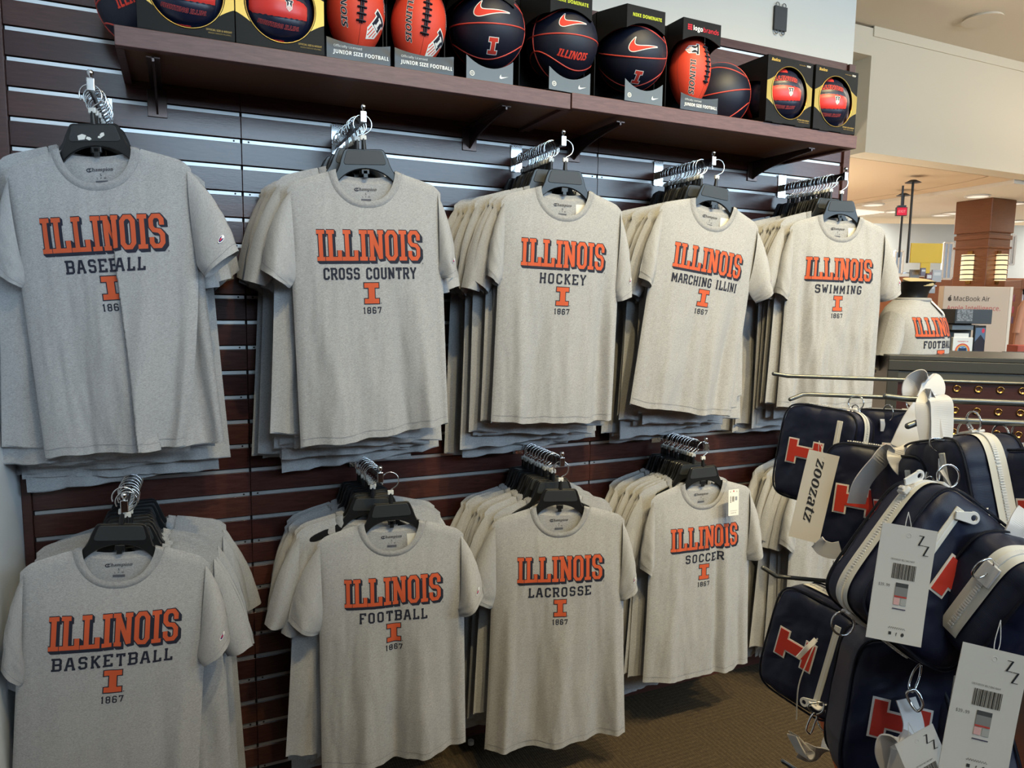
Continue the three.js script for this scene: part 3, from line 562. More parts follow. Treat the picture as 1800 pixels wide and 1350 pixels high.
// front shirts: print centre and turn measured from the photograph's perspective
const F = (s0, s1, w, amp, t0 = 0.15, t1 = 1) => [s0, s1, w, amp, t0, t1];
const RACKS = [
  { id: 'baseball', text: 'BASEBALL', tw: 0.186, row: 'top', x: -0.338, p: [-0.345, 1.789, 0.336], yaw: -14.7, roll: 4.6, n: 11, len: 0.335,
    o: { pleat: { x: 0.018, w: (v) => 0.002 * sstep(0.14, 0.24, v) + 0.045 * Math.pow(clamp((v - 0.25) / 0.75), 1.6) }, folds: [F(-0.5, -0.45, 0.2, -0.006), F(0.3, 0.5, 0.12, 0.007), F(0.75, 0.8, 0.1, -0.006), F(0.9, 0.95, 0.08, 0.006)], skew: 0.0, hem: -0.872, right: { cz: 0.012, dz: 0.045, cuff: [0.30, -0.40, 0.215, -0.46] }, left: { cuff: [0.25, -0.42, 0.2, -0.46] } } },
  { id: 'cross country', text: 'CROSS COUNTRY', tw: 0.25, row: 'top', x: 0.283, p: [0.293, 1.788, 0.357], yaw: -6.6, roll: 2, n: 14, len: 0.34,
    o: { folds: [F(-0.55, -0.5, 0.22, 0.006), F(0.2, 0.42, 0.12, -0.009, 0.3), F(0.55, 0.75, 0.1, 0.008, 0.3), F(0.78, 0.95, 0.07, -0.008, 0.35)], skew: 0.018, hem: -0.87, flare: 0.01, left: { cuff: [0.285, -0.405, 0.215, -0.455], cz: 0.01, dz: 0.045 }, right: { cuff: [0.25, -0.43, 0.2, -0.435] } } },
  { id: 'hockey', text: 'HOCKEY', tw: 0.152, row: 'top', x: 0.88, p: [0.907, 1.789, 0.345], yaw: -6.2, roll: -1.8, n: 17, len: 0.34,
    o: { folds: [F(-0.7, -0.6, 0.1, 0.007), F(-0.3, -0.35, 0.14, -0.005), F(0.1, 0.15, 0.14, 0.004), F(0.7, 0.75, 0.12, -0.012, 0.1, 0.7), F(0.88, 0.92, 0.06, 0.007)], hem: -0.868, W: 0.203, left: { cuff: [0.24, -0.42, 0.205, -0.45] }, right: { cuff: [0.25, -0.46, 0.2, -0.48] } } },
  { id: 'marching band', text: 'MARCHING ILLINI', tw: 0.272, row: 'top', x: 1.475, p: [1.486, 1.791, 0.331], yaw: -3.7, roll: -7.5, n: 15, len: 0.315,
    o: { folds: [F(-0.6, -0.5, 0.14, 0.006), F(-0.15, -0.1, 0.1, -0.006), F(0.3, 0.35, 0.12, 0.007), F(0.7, 0.65, 0.12, -0.01, 0.2, 0.8)], hem: -0.868, W: 0.207, skew: 0.0, left: { cuff: [0.255, -0.44, 0.205, -0.47], cz: 0.01 }, right: { cuff: [0.292, -0.395, 0.238, -0.455], cz: 0.01, dz: 0.04 } } },
  { id: 'swimming', text: 'SWIMMING', tw: 0.198, row: 'top', x: 2.102, p: [2.103, 1.782, 0.335], yaw: -12.3, roll: -1, n: 16, len: 0.32,
    o: { folds: [F(-0.72, -0.6, 0.1, -0.009, 0.05, 0.6), F(-0.35, -0.3, 0.12, 0.006), F(0.3, 0.3, 0.16, -0.005), F(0.75, 0.8, 0.1, 0.006)], hem: -0.872, W: 0.207, rough: 0.0032, right: { cuff: [0.286, -0.42, 0.215, -0.46], cz: 0.0, dz: 0.045 }, left: { cuff: [0.25, -0.44, 0.205, -0.47] } } },
  { id: 'basketball', text: 'BASKETBALL', tw: 0.257, row: 'low', x: -0.313, p: [-0.348, 0.829, 0.405], yaw: -1.3, roll: -4.6, n: 10, len: 0.385,
    o: { folds: [F(-0.55, -0.5, 0.16, 0.004), F(0.5, 0.6, 0.1, -0.005), F(0.75, 0.8, 0.08, 0.005)], hem: -0.88, W: 0.205, left: { cuff: [0.235, -0.425, 0.19, -0.47] }, right: { cuff: [0.265, -0.40, 0.2, -0.46], cz: 0.01, dz: 0.05 } } },
  { id: 'football', text: 'FOOTBALL', tw: 0.194, row: 'low', x: 0.313, p: [0.358, 0.794, 0.347], yaw: -11.7, roll: 0.6, n: 11, len: 0.325,
    o: { folds: [F(-0.3, -0.4, 0.16, 0.008), F(0.05, 0.0, 0.12, -0.011), F(0.35, 0.4, 0.14, 0.009), F(0.75, 0.8, 0.1, -0.01)], hem: -0.875, W: 0.213, skew: 0.01, left: { cuff: [0.30, -0.42, 0.215, -0.47], cz: -0.005, dz: 0.04 }, right: { cuff: [0.272, -0.385, 0.2, -0.45], cz: 0.01, dz: 0.045 } } },
  { id: 'lacrosse', text: 'LACROSSE', tw: 0.204, row: 'low', x: 0.92, p: [0.907, 0.785, 0.361], yaw: -16, roll: 0.3, n: 13, len: 0.335,
    o: { folds: [F(-0.7, -0.75, 0.1, 0.009), F(-0.3, -0.4, 0.14, -0.007), F(0.1, 0.0, 0.14, 0.008), F(0.55, 0.6, 0.14, -0.009), F(0.85, 0.88, 0.08, 0.007)], hem: -0.948, W: 0.219, flare: 0.1, skew: 0.012, left: { cuff: [0.30, -0.43, 0.218, -0.475], cz: -0.01, dz: 0.04 }, right: { cuff: [0.268, -0.43, 0.21, -0.47] } } },
  { id: 'soccer', text: 'SOCCER', tw: 0.156, row: 'low', x: 1.523, p: [1.528, 0.799, 0.317], yaw: -5.5, roll: 0.8, n: 14, len: 0.3,
    o: { folds: [F(-0.5, -0.6, 0.14, 0.007), F(0.26, 0.3, 0.06, -0.005, 0.1, 0.5), F(0.42, 0.45, 0.1, 0.006, 0.1, 0.6), F(0.75, 0.8, 0.08, -0.008)], hem: -0.875, W: 0.212, flare: 0.08, right: { cuff: [0.262, -0.42, 0.205, -0.46], cz: 0.012, dz: 0.04 }, left: { cuff: [0.25, -0.44, 0.205, -0.47] } } },
  { id: 'volleyball', text: 'VOLLEYBALL', tw: 0.24, row: 'low', x: 2.19, p: [2.2, 0.79, 0.33], yaw: -10, roll: 0, n: 13, len: 0.32,
    o: { folds: [F(-0.7, -0.7, 0.1, 0.008), F(-0.3, -0.3, 0.1, -0.008), F(0.2, 0.3, 0.14, 0.006)], hem: -0.875, W: 0.21, left: { cuff: [0.26, -0.43, 0.205, -0.47], cz: 0.01 } } },
];
const deg = (d) => d * Math.PI / 180;
for (const r of RACKS) {
  const y = BAR[r.row];
  // front shirt: the hook point follows from the measured print
  const rot = [0, deg(r.yaw), deg(r.roll)], R = new THREE.Matrix4().makeRotationFromEuler(new THREE.Euler(0, rot[1], rot[2], 'YXZ'));
  const off = V(0, -0.295, 0.03).applyMatrix4(R);
  const hook = V(...r.p).sub(off);
  const nk = V(0, -0.15, 0).applyMatrix4(R).add(hook), hr = clamp(Math.atan2(nk.x - r.x, y - nk.y), rot[2] - 0.02, rot[2] + 0.02), hx0 = nk.x - 0.15 * Math.sin(hr);
  r.x += clamp(hx0 - r.x, -0.014, 0.014); // the rail stands where its front hook needs it
  // chrome rail
  const arm = thing('garment_rail', `chrome wall rail carrying the grey ${r.id} T-shirts`, 'display arm', [r.x, y, 0]);
  const plate = roundRect(-0.021, -0.052, 0.042, 0.092, 0.003);
  part('wall_plate', extrude(plate, 0.003, 0.0006).translate(0, 0, 0.0025), M.chrome, arm);
  part('bar', bx(0.011, 0.026, r.len - 0.004, 0, -0.013, r.len / 2, 0.001), M.darkChrome, arm);
  part('end_cap', bx(0.017, 0.03, 0.012, 0, -0.012, r.len, 0.002), M.chrome, arm);
  part('stop_ball', new THREE.LatheGeometry([[0, 0.02], [0.005, 0.019], [0.0075, 0.014], [0.006, 0.008], [0.003, 0.005], [0.003, 0]].map((p) => new THREE.Vector2(...p)), 14).translate(0, 0.002, r.len), M.chrome, arm);
  const G = makeShirt({ D: 0.03, ph: r.x * 5 + y, ...r.o }, true); G.c.pleat = r.o.pleat;
  const s = thing('t_shirt', `grey T-shirt printed ILLINOIS ${r.text}, frontmost on its chrome rail`, 'T-shirt', hook.toArray(), [0, 0, 0]);
  s.rotation.set(0, rot[1], rot[2], 'YXZ');
  shirtParts(s, G, true); addPrint(s, G, chestPrint(r.text, r.tw)); addSleeveLogo(s, G, r.logo?.[0], r.logo?.[1]);
  r.front = s; r.G = G;
  hangerAt([hx0, hook.y + 0.002, hook.z], [0, rot[1], hr], `black hanger with hook carrying the frontmost ${r.id} T-shirt`);
  const inner = { hockey: 1, 'marching band': 1, swimming: 1, football: 1 }[r.id]; // a paper tag that shows inside the collar
  if (inner) { const pt = part('price_tag', bx(0.034, 0.05, 0.0006, 0, 0, 0), M.white, s, [0.062, -0.208, -0.004], [0, -0.1, 0.05]); }
  if (r.id === 'baseball') { // remains of a torn sticker on the plate of its hanger
    const h = scene.children[scene.children.length - 1], bits = [[-0.027, -0.117, 0.02, 0.012, 0.2], [-0.012, -0.121, 0.012, 0.007, -0.4], [0.018, -0.112, 0.012, 0.008, 0.7], [0.012, -0.118, 0.008, 0.005, -0.2]];
    part('torn_label', bits.map(([x, yy, w, q, a]) => { const S = new THREE.Shape(); S.moveTo(-w / 2, -q / 2); S.lineTo(w * 0.2, -q * 0.6); S.lineTo(w / 2, q * 0.1); S.lineTo(w * 0.1, q / 2); S.lineTo(-w * 0.45, q * 0.35); S.closePath(); return extrude(S, 0.0004).rotateZ(a).translate(x, yy, 0.0066); }), M.white, h);
  }
  // shirts behind it
  const zEnd = hook.z - 0.032, z0 = 0.05;
  for (let i = 1; i < r.n; i++) {
    const k = i / (r.n - 1), z = lerp(zEnd, z0, Math.pow(k, 0.96)), size = clamp(Math.floor(k * 4 - 0.001), 0, 3), g = REAR[size * 3 + Math.floor(rnd() * 3)];
    const hx = r.x + rr(-0.003, 0.003), yaw = deg(lerp(r.yaw * 0.6, 0, k) + rr(-4.5, 4.5)), roll = deg(rr(-3.2, 3.2)), sx = rr(-0.012, 0.012);
    const t = thing('t_shirt', `grey T-shirt, ${ORD[i]} from the front on the ${r.id} rail`, 'T-shirt', [hx + sx, y, z], [0, 0, 0], `grey T-shirts hanging behind the ${r.id} shirt`);
    t.rotation.set(0, yaw, roll, 'YXZ');
    shirtParts(t, g, false);
    hangerAt([hx, y, z], [0, yaw, roll], `black hanger holding the ${ORD[i]} T-shirt from the front on the ${r.id} rail`, `hangers on the ${r.id} rail`);
  }
}
// ---------------------------------------------------------------- balls and their boxes on the shelf
const RED = '#e2402f', DEEP = '#15182b';
M.ballNavy = std({ color: 0x14182a, roughness: 0.5, bumpMap: pixelTex(256, 256, (x, y) => { const a = Math.sin(x / 256 * Math.PI * 2 * 42) * Math.sin(y / 256 * Math.PI * 2 * 42); const v = 128 + 90 * a; return [v, v, v]; }, { data: true, repeat: [3, 2] }), bumpScale: 0.0004 });
M.ballLine = std({ color: 0xc9463a, roughness: 0.55 });
M.carton = phy({ color: 0x11100f, roughness: 0.5, specularIntensity: 0.35 });
M.cartonIn = std({ color: 0x1b1a18, roughness: 0.7 });
M.greyTab = std({ color: 0x565d63, roughness: 0.32 });
M.foil = std({ color: 0xa68747, roughness: 0.32, metalness: 1 });
M.footRed = std({ color: 0xe0452c, roughness: 0.55, bumpMap: M.ballNavy.bumpMap, bumpScale: 0.0004 });
M.lace = std({ color: 0x141728, roughness: 0.6 });
M.volRed = std({ color: 0xdb3a34, roughness: 0.38 }); M.volNavy = std({ color: 0x151a30, roughness: 0.36 });
const printTex = (w, h, draw) => printMat(tex(canvas(w, h, draw)));
function outlined(g, text, x, y, fill, edge, lw) { g.lineJoin = 'round'; g.lineWidth = lw; g.strokeStyle = edge; g.strokeText(text, x, y); g.fillStyle = fill; g.fillText(text, x, y); }
const P = {};
P.swoosh = printTex(512, 256, (g) => {
  const path = () => { g.beginPath(); g.moveTo(118, 22); g.bezierCurveTo(20, 120, 10, 220, 92, 226); g.bezierCurveTo(150, 228, 220, 180, 500, 96); g.bezierCurveTo(330, 112, 190, 150, 138, 132); g.bezierCurveTo(100, 116, 104, 66, 118, 22); g.closePath(); };
  path(); g.lineWidth = 22; g.lineJoin = 'round'; g.strokeStyle = '#f1efe9'; g.stroke(); g.fillStyle = RED; g.fill();
});
P.swooshWhite = printTex(128, 64, (g) => { g.fillStyle = '#eef0f0'; g.beginPath(); g.moveTo(28, 6); g.bezierCurveTo(4, 30, 2, 56, 22, 57); g.bezierCurveTo(38, 58, 56, 45, 126, 22); g.bezierCurveTo(80, 30, 46, 38, 34, 34); g.bezierCurveTo(24, 30, 26, 16, 28, 6); g.fill(); });
P.blockI = printTex(160, 256, (g) => { blockI(g, 22, 18, 116, 218, RED, '#f1efe9', 20); blockI(g, 22, 18, 116, 218, RED, RED, 1); });
P.illinoisBall = printTex(512, 128, (g) => { g.font = 'italic bold 118px sans-serif'; g.textAlign = 'center'; g.setTransform(0.9, 0, 0, 1, 26, 0); outlined(g, 'ILLINOIS', 256, 108, RED, RED, 5); });
P.seal = printTex(64, 64, (g) => { g.fillStyle = '#e8e8e4'; g.beginPath(); g.arc(32, 32, 28, 0, 7); g.fill(); g.fillStyle = '#8b8f92'; g.beginPath(); g.arc(32, 32, 21, 0, 7); g.fill(); g.fillStyle = '#e8e8e4'; g.font = 'bold 15px sans-serif'; g.textAlign = 'center'; g.fillText('OLP', 32, 37); });
P.dominate = printTex(512, 96, (g) => { g.fillStyle = '#c9d43a'; g.font = 'bold 58px sans-serif'; g.textAlign = 'center'; g.fillText('NIKE DOMINATE', 256, 66); });
P.logobrands = printTex(512, 128, (g) => {
  g.fillStyle = '#e0243c'; for (let i = 0; i < 3; i++) for (let j = 0; j < 3; j++) { g.beginPath(); if ((i + j) % 2) g.arc(20 + i * 24, 34 + j * 24, 10, 0, 7); else g.rect(11 + i * 24, 25 + j * 24, 18, 18); g.fill(); }
  g.font = 'bold 76px sans-serif'; g.fillStyle = '#f2f2f0'; g.fillText('logo', 92, 86); const w = g.measureText('logo').width; g.fillStyle = '#e0243c'; g.font = '76px sans-serif'; g.setTransform((410 - w) / g.measureText('brands').width, 0, 0, 1, 0, 0); g.fillText('brands', (94 + w) / ((410 - w) / g.measureText('brands').width), 86);
});
P.junior = printTex(512, 160, (g) => { g.fillStyle = '#d9dcdd'; g.font = '30px sans-serif'; g.fillText('Officially Licensed', 40, 52); g.fillStyle = '#f3f4f4'; g.font = 'bold 50px sans-serif'; g.setTransform(0.86, 0, 0, 1, 0, 0); g.fillText('JUNIOR SIZE FOOTBALL', 46, 112); });
const shieldDraw = (g) => {
  g.beginPath(); g.moveTo(20, 20); g.lineTo(172, 20); g.lineTo(172, 70); g.lineTo(150, 70); g.lineTo(150, 180); g.lineTo(96, 236); g.lineTo(42, 180); g.lineTo(42, 70); g.lineTo(20, 70); g.closePath();
  g.fillStyle = '#f1efe9'; g.fill(); g.fillStyle = DEEP; g.fillRect(30, 30, 132, 34); g.fillRect(52, 60, 88, 76); g.fillStyle = '#f1efe9'; g.fillRect(72, 52, 48, 16); g.fillRect(84, 66, 24, 52); g.fillRect(72, 116, 48, 16);
  g.fillStyle = DEEP; for (let i = 0; i < 4; i++) { g.fillStyle = RED; g.fillRect(58 + i * 22, 146, 8, 44 + (i === 1 || i === 2 ? 22 : 0)); }
};
P.shield = printTex(192, 256, shieldDraw);
P.shieldSide = printTex(256, 192, (g) => { g.translate(256, 0); g.rotate(Math.PI / 2); shieldDraw(g); });
P.illinoisVol = printTex(512, 128, (g) => { g.font = 'italic bold 112px sans-serif'; g.textAlign = 'center'; outlined(g, 'ILLINOIS', 256, 106, DEEP, RED, 15); });
P.fighting = printTex(640, 96, (g) => { g.font = 'italic bold 80px sans-serif'; g.textAlign = 'center'; outlined(g, 'FIGHTING ILLINI', 320, 76, DEEP, '#d9473f', 7); });
P.illinoisFoot = printTex(512, 112, (g) => { g.font = 'italic bold 100px sans-serif'; g.textAlign = 'center'; outlined(g, 'ILLINOIS', 256, 92, DEEP, '#e9e2da', 7); });
P.baden = printTex(256, 96, (g) => { g.fillStyle = '#d8b65c'; g.font = 'italic bold 74px serif'; g.textAlign = 'center'; g.fillText('Baden', 128, 70); });
P.official = printTex(256, 64, (g) => { g.fillStyle = '#b89a55'; g.font = 'bold 25px sans-serif'; g.fillText('OFFICIAL SIZE & WEIGHT', 4, 28, 246); g.font = '17px sans-serif'; g.fillText('INDOOR COMPOSITE VOLLEYBALL', 24, 54, 220); });
P.you = printTex(256, 64, (g) => { g.fillStyle = '#b89a55'; g.font = '20px sans-serif'; g.fillText('FOR THE GAME IN', 4, 30, 140); g.fillStyle = '#f1efe9'; g.font = 'italic bold 40px sans-serif'; g.fillText('YOU', 156, 36); });
// patch of a sphere or spheroid around longitude and latitude (degrees), width and height in metres
function patch(R, lon, lat, w, h, turn = 0, Ry = R, lift = 0.0006) {
  const c = Math.cos(deg(turn)), s = Math.sin(deg(turn));
  return grid(20, 14, (u, v) => {
    const du = (u - 0.5) * w, dv = (v - 0.5) * h, a = du * c - dv * s, b = du * s + dv * c;
    const la = deg(lat) + b / Ry, lo = deg(lon) + a / (R * Math.max(0.25, Ry === R ? 1 : Math.cos(la)));
    if (Ry === R) { // gnomonic-like patch that keeps its proportions
      const q = new THREE.Vector3(a / R, b / R, 1).normalize(); q.set(Math.tan(clamp(a / R, -1.2, 1.2)) , Math.tan(clamp(b / R, -1.2, 1.2)), 1).normalize().applyEuler(new THREE.Euler(-deg(lat), deg(lon), 0, 'YXZ')).multiplyScalar(R + lift); return [q.x, q.y, q.z, u, v];
    }
    const q = clamp(lat / 90 + b / Ry, -0.98, 0.98), prof = spindle(q, R), lo2 = deg(lon) + a / Math.max(prof, R * 0.45); return [Math.sin(lo2) * (prof + lift), Ry * q, Math.cos(lo2) * (prof + lift), u, v];
  }, true);
}
const spindle = (q, R) => R * Math.pow(Math.max(0, 1 - Math.pow(Math.abs(q), 1.9)), 0.72);
function basketball(label, pos, rot, prints, turn = 90) {
  const R = 0.113, t = thing('basketball', label, 'basketball', pos, rot);
  part('cover', new THREE.SphereGeometry(R, 64, 40), M.ballNavy, t);
  const ring = (f) => { const pts = []; for (let i = 0; i < 64; i++) { const q = f(i / 64 * Math.PI * 2); pts.push(q.normalize().multiplyScalar(R - 0.0007)); } return new THREE.TubeGeometry(new THREE.CatmullRomCurve3(pts, true), 120, 0.0027, 6, true); };
  const seams = [ring((a) => V(Math.cos(a), 0, Math.sin(a))), ring((a) => V(0, Math.cos(a), Math.sin(a))), ...[-1, 1].map((s) => ring((a) => V(Math.cos(a), s * (0.85 + 0.45 * Math.cos(2 * a)), Math.sin(a))))];
  for (const g of seams) part('seam', g, M.ballLine, t, [0, 0, 0], [0, deg(turn), 0]);
  for (const [m, lon, lat, w, h, turn] of prints) part('print', patch(R, lon, lat, w, h, turn), m, t);
  return t;
}
function cradleBox(label, pos, rot, capPrint, tray, wf = 0.146, wb = 0.236, dep = 0.225, H = 0.288) { // open display carton: cap above, tab below
  const t = thing('display_box', label, 'box', pos, rot);
  const outline = (k) => { const S = new THREE.Shape(); S.moveTo(-wf / 2, 0); S.lineTo(wf / 2, 0); S.lineTo(wb / 2, dep * 0.45); S.lineTo(wb / 2, dep); S.lineTo(-wb / 2, dep); S.lineTo(-wb / 2, dep * 0.45); S.closePath(); return extrude(S, 0.002).rotateX(-Math.PI / 2); };
  part('base', outline().translate(0, 0.002, 0), M.carton, t); part('lid', outline().translate(0, H - 0.001, 0), M.carton, t);
  part('back_panel', bx(wb, H, 0.002, 0, H / 2, -dep), M.carton, t);
  for (const s of [-1, 1]) part('side_panel', bx(0.002, H, dep * 0.52, s * wb / 2, H / 2, -dep * 0.73), M.carton, t);
  const cap = new THREE.Shape(); cap.moveTo(-wf / 2, H); cap.lineTo(wf / 2, H); cap.lineTo(wf / 2, H - 0.07); cap.quadraticCurveTo(0, H - 0.025, -wf / 2, H - 0.07); cap.closePath();
  const cp = part('front_cap', extrude(cap, 0.002), M.carton, t);
  for (const s of [-1, 1]) { const S = new THREE.Shape(), L = Math.hypot((wb - wf) / 2, dep * 0.45); S.moveTo(0, H); S.lineTo(L, H); S.lineTo(L, H - 0.1); S.quadraticCurveTo(L * 0.5, H - 0.06, 0, H - 0.07); S.closePath(); const g = extrude(S, 0.002); g.rotateY(s > 0 ? Math.atan2(dep * 0.45, (wb - wf) / 2) : Math.PI - Math.atan2(dep * 0.45, (wb - wf) / 2)); g.translate(s * wf / 2, 0, 0); part('cap_side', g, M.carton, t); }
  if (capPrint) part('print', grid(1, 1, (u, v) => [(u - 0.5) * wf * 0.86 + 0.004, H - 0.028 + (v - 0.5) * (capPrint === P.logobrands ? 0.034 : 0.024), 0.0018, u, v], true), capPrint, cp);
  const tab = new THREE.Shape(); const th = tray ? 0.052 : 0.066; tab.moveTo(-wf / 2, 0); tab.lineTo(wf / 2, 0); tab.lineTo(wf / 2, th); tab.quadraticCurveTo(0, th - (tray ? 0.02 : 0.056), -wf / 2, th); tab.closePath();
  const tb = part('front_tab', extrude(tab, 0.002).translate(0, 0, 0.0), tray ? M.filmTab : M.greyTab, t);
  if (tray) part('print', grid(1, 1, (u, v) => [(u - 0.5) * wf * 0.94, 0.022 + (v - 0.5) * 0.044, 0.0018, u, v], true), P.junior, tb);
  else { part('print', grid(1, 1, (u, v) => [wf * 0.3 + (u - 0.5) * 0.032, 0.02 + (v - 0.5) * 0.016, 0.0018, u, v], true), P.swooshWhite, tb); part('print', grid(1, 1, (u, v) => [-wf * 0.38 + (u - 0.5) * 0.017, 0.018 + (v - 0.5) * 0.017, 0.0018, u, v], true), P.seal, tb); }
  return t;
}
M.filmTab = phy({ color: 0x1b1c1e, roughness: 0.35, clearcoat: 1, clearcoatRoughness: 0.06, bumpMap: pixelTex(128, 128, (x, y) => { const v = 128 + 110 * tileNoise(x, y, 128, 128, 0.5, 0.7); return [v, v, v]; }, { data: true, repeat: [1 / 0.2, 1 / 0.2] }), bumpScale: 0.0022 });
{
  cradleBox('black display carton holding the basketball with the centred block I, left of three', [0.655, SHELF_TOP, 0.33], [0, 0.0, 0], P.dominate);
  basketball('navy basketball with swoosh and upright block I, beside the footballs', [0.688, SHELF_TOP + 0.182, 0.225], [deg(10), deg(-22), 0], [[P.blockI, 10, -31, 0.036, 0.056, -3], [P.swoosh, 6, 19, 0.115, 0.058, -8]]);
  cradleBox('black display carton holding the basketball printed ILLINOIS', [0.915, SHELF_TOP + 0.004, 0.335], [0, 0.05, 0], P.dominate);
  basketball('navy basketball with swoosh and slanted ILLINOIS lettering', [0.943, SHELF_TOP + 0.182, 0.226], [deg(4), deg(-28), deg(-2)], [[P.illinoisBall, 22, -29, 0.112, 0.034, -2], [P.swoosh, 17, 20, 0.095, 0.054, -6]], -52);
  cradleBox('black display carton with lime lettering under the white wall, holding a basketball', [1.18, SHELF_TOP + 0.004, 0.34], [0, 0.03, 0], P.dominate);
  basketball('navy basketball with swoosh above a low block I, in the carton with lime lettering', [1.207, SHELF_TOP + 0.186, 0.225], [deg(20), deg(-33), deg(-6)], [[P.blockI, 15, -32, 0.034, 0.054, -6], [P.swoosh, 17, 18, 0.105, 0.055, -6]]);
  basketball('navy basketball at the back between the red football and the volleyballs', [1.60, SHELF_TOP + 0.113, 0.19], [0.1, deg(-20), deg(10)], [], 62);
  const card = thing('box_panel', 'plain dark carton panel standing behind the rearmost basketball', 'box', [1.66, SHELF_TOP + 0.004, 0.062], [0, 0, 0]);
  part('panel', [bx(0.24, 0.215, 0.004, 0, 0.108, 0, 0.001), bx(0.004, 0.215, 0.05, -0.118, 0.108, 0.025)], std({ color: 0x2b2a27, roughness: 0.6 }), card);
  basketball('navy basketball cut by the upper picture edge at the left shelf end', [-0.235, SHELF_TOP + 0.113, 0.165], [0.0, deg(0), deg(12)], [[P.illinoisBall, -14, -8, 0.11, 0.034, 12]]);
}
function football(label, pos, rot, R, L, prints, group) {
  const t = thing('football', label, 'football', pos, rot, group), Ry = L / 2, pts = [];
  for (let i = 0; i <= 40; i++) { const q = -Math.cos(i / 40 * Math.PI); pts.push(new THREE.Vector2(Math.max(1e-5, spindle(q, R)), q * Ry)); }
  part('cover', new THREE.LatheGeometry(pts, 56), M.footRed, t);
  for (const a of [0, 90, 180, 270]) { const s = []; for (let i = 1; i < 40; i++) { const q = -1 + i / 20; const r = spindle(q, R) - 0.0004; s.push([Math.sin(deg(a)) * r, q * Ry, Math.cos(deg(a)) * r]); } part('seam', tube(s, 0.0008, 60, 5), std({ color: 0x8e2415, roughness: 0.7 }), t); }
  const core = []; for (let i = 0; i <= 10; i++) { const q = lerp(-0.38, 0.52, i / 10), r = spindle(q, R) + 0.0015; core.push([0.003, q * Ry, r]); }
  const lc = part('lacing', merge([capped(core, 0.0024, 30, 6), capped(core.map(([x, y, z]) => [-0.003, y, z]), 0.0024, 30, 6)]), M.lace, t);
  for (let i = 0; i < 8; i++) { const q = lerp(-0.35, 0.49, i / 7), r = spindle(q, R) + 0.004; part('lace_bar', capped([[-0.011, q * Ry, r - 0.0025], [-0.006, q * Ry, r], [0.006, q * Ry, r], [0.011, q * Ry, r - 0.0025]], 0.0024, 10, 6), M.lace, lc); }
  for (const [m, lon, lat, w, h, turn] of prints) part('print', patch(R, lon, lat, w, h, turn, Ry), m, t);
  return t;
}
function trayBox(label, pos, rot, w = 0.17, H = 0.29, print) {
  const t = cradleBox(label, pos, rot, print, true, w, w + 0.002, 0.17, H); return t;
}
trayBox('black display carton of the left junior football, next to the boxed volleyballs', [0.275, SHELF_TOP, 0.335], [0, 0, 0]);
football('red football with navy laces, in the left junior carton', [0.287, SHELF_TOP + 0.158, 0.25], [0.0, deg(0), deg(-3)], 0.079, 0.27, [[P.illinoisFoot, -38, 4, 0.03, 0.001, 0]].slice(1).concat([[P.illinoisFoot, -36, 0, 0.15, 0.026, -90], [P.shield, 38, -34, 0.07, 0.09, -28], [P.illinoisFoot, 62, 30, 0.12, 0.02, -90]]));
trayBox('black display carton of the right junior football, beside the basketballs', [0.457, SHELF_TOP, 0.335], [0, 0, 0]);
football('red football with navy laces, in the right junior carton', [0.466, SHELF_TOP + 0.153, 0.25], [0.0, deg(0), deg(-6)], 0.079, 0.27, [[P.illinoisFoot, -36, -8, 0.14, 0.026, -90], [P.shield, 40, -42, 0.07, 0.09, -28], [P.shieldSide, -34, 44, 0.05, 0.05, 20], [P.illinoisFoot, 62, 30, 0.12, 0.02, -90]]);
trayBox('black display carton with red and white brand lettering, holding a red football', [1.4, SHELF_TOP + 0.004, 0.34], [0, 0.02, 0], 0.155, 0.285, P.logobrands);
football('red football turned so its laces face right, in the lettered carton', [1.416, SHELF_TOP + 0.155, 0.262], [0, deg(18), deg(0)], 0.07, 0.262, [[P.shieldSide, -50, 36, 0.056, 0.05, 0], [P.illinoisFoot, -47, -22, 0.125, 0.027, -90]]);
// volleyballs: eighteen padded panels
const volPanels = (() => {
  const out = [], R = 0.104;
  const faces = [[[0, 0, 1], [1, 0, 0], [0, 1, 0]], [[0, 0, -1], [-1, 0, 0], [0, 1, 0]], [[0, 1, 0], [0, 0, -1], [1, 0, 0]], [[0, -1, 0], [0, 0, 1], [1, 0, 0]], [[1, 0, 0], [0, 1, 0], [0, 0, 1]], [[-1, 0, 0], [0, 1, 0], [0, 0, -1]]];
  for (const [n, a, b] of faces) for (let k = 0; k < 3; k++) {
    const g = grid(12, 6, (u, v) => {
      const p = (u * 2 - 1), q = lerp(-1, 1, (k + v) / 3), tp = Math.tan(p * Math.PI / 4), tq = Math.tan(q * Math.PI / 4);
      const d = V(n[0] + a[0] * tp + b[0] * tq, n[1] + a[1] * tp + b[1] * tq, n[2] + a[2] * tp + b[2] * tq).normalize();
      const e = Math.min(Math.min(u, 1 - u) * 12, Math.min(v, 1 - v) * 6), r = R - (e < 0.5 ? 0.0022 : 0) ; d.multiplyScalar(r); return [d.x, d.y, d.z, u, v];
    });
    const c = V(...a).cross(V(...b)).dot(V(...n)); if (c > 0) { const ix = g.index.array; for (let i = 0; i < ix.length; i += 3) { const s = ix[i]; ix[i] = ix[i + 1]; ix[i + 1] = s; } g.computeVertexNormals(); }
    out.push([g, k === 1 ? 'volRed' : 'volNavy']);
  }
  return out;
})();
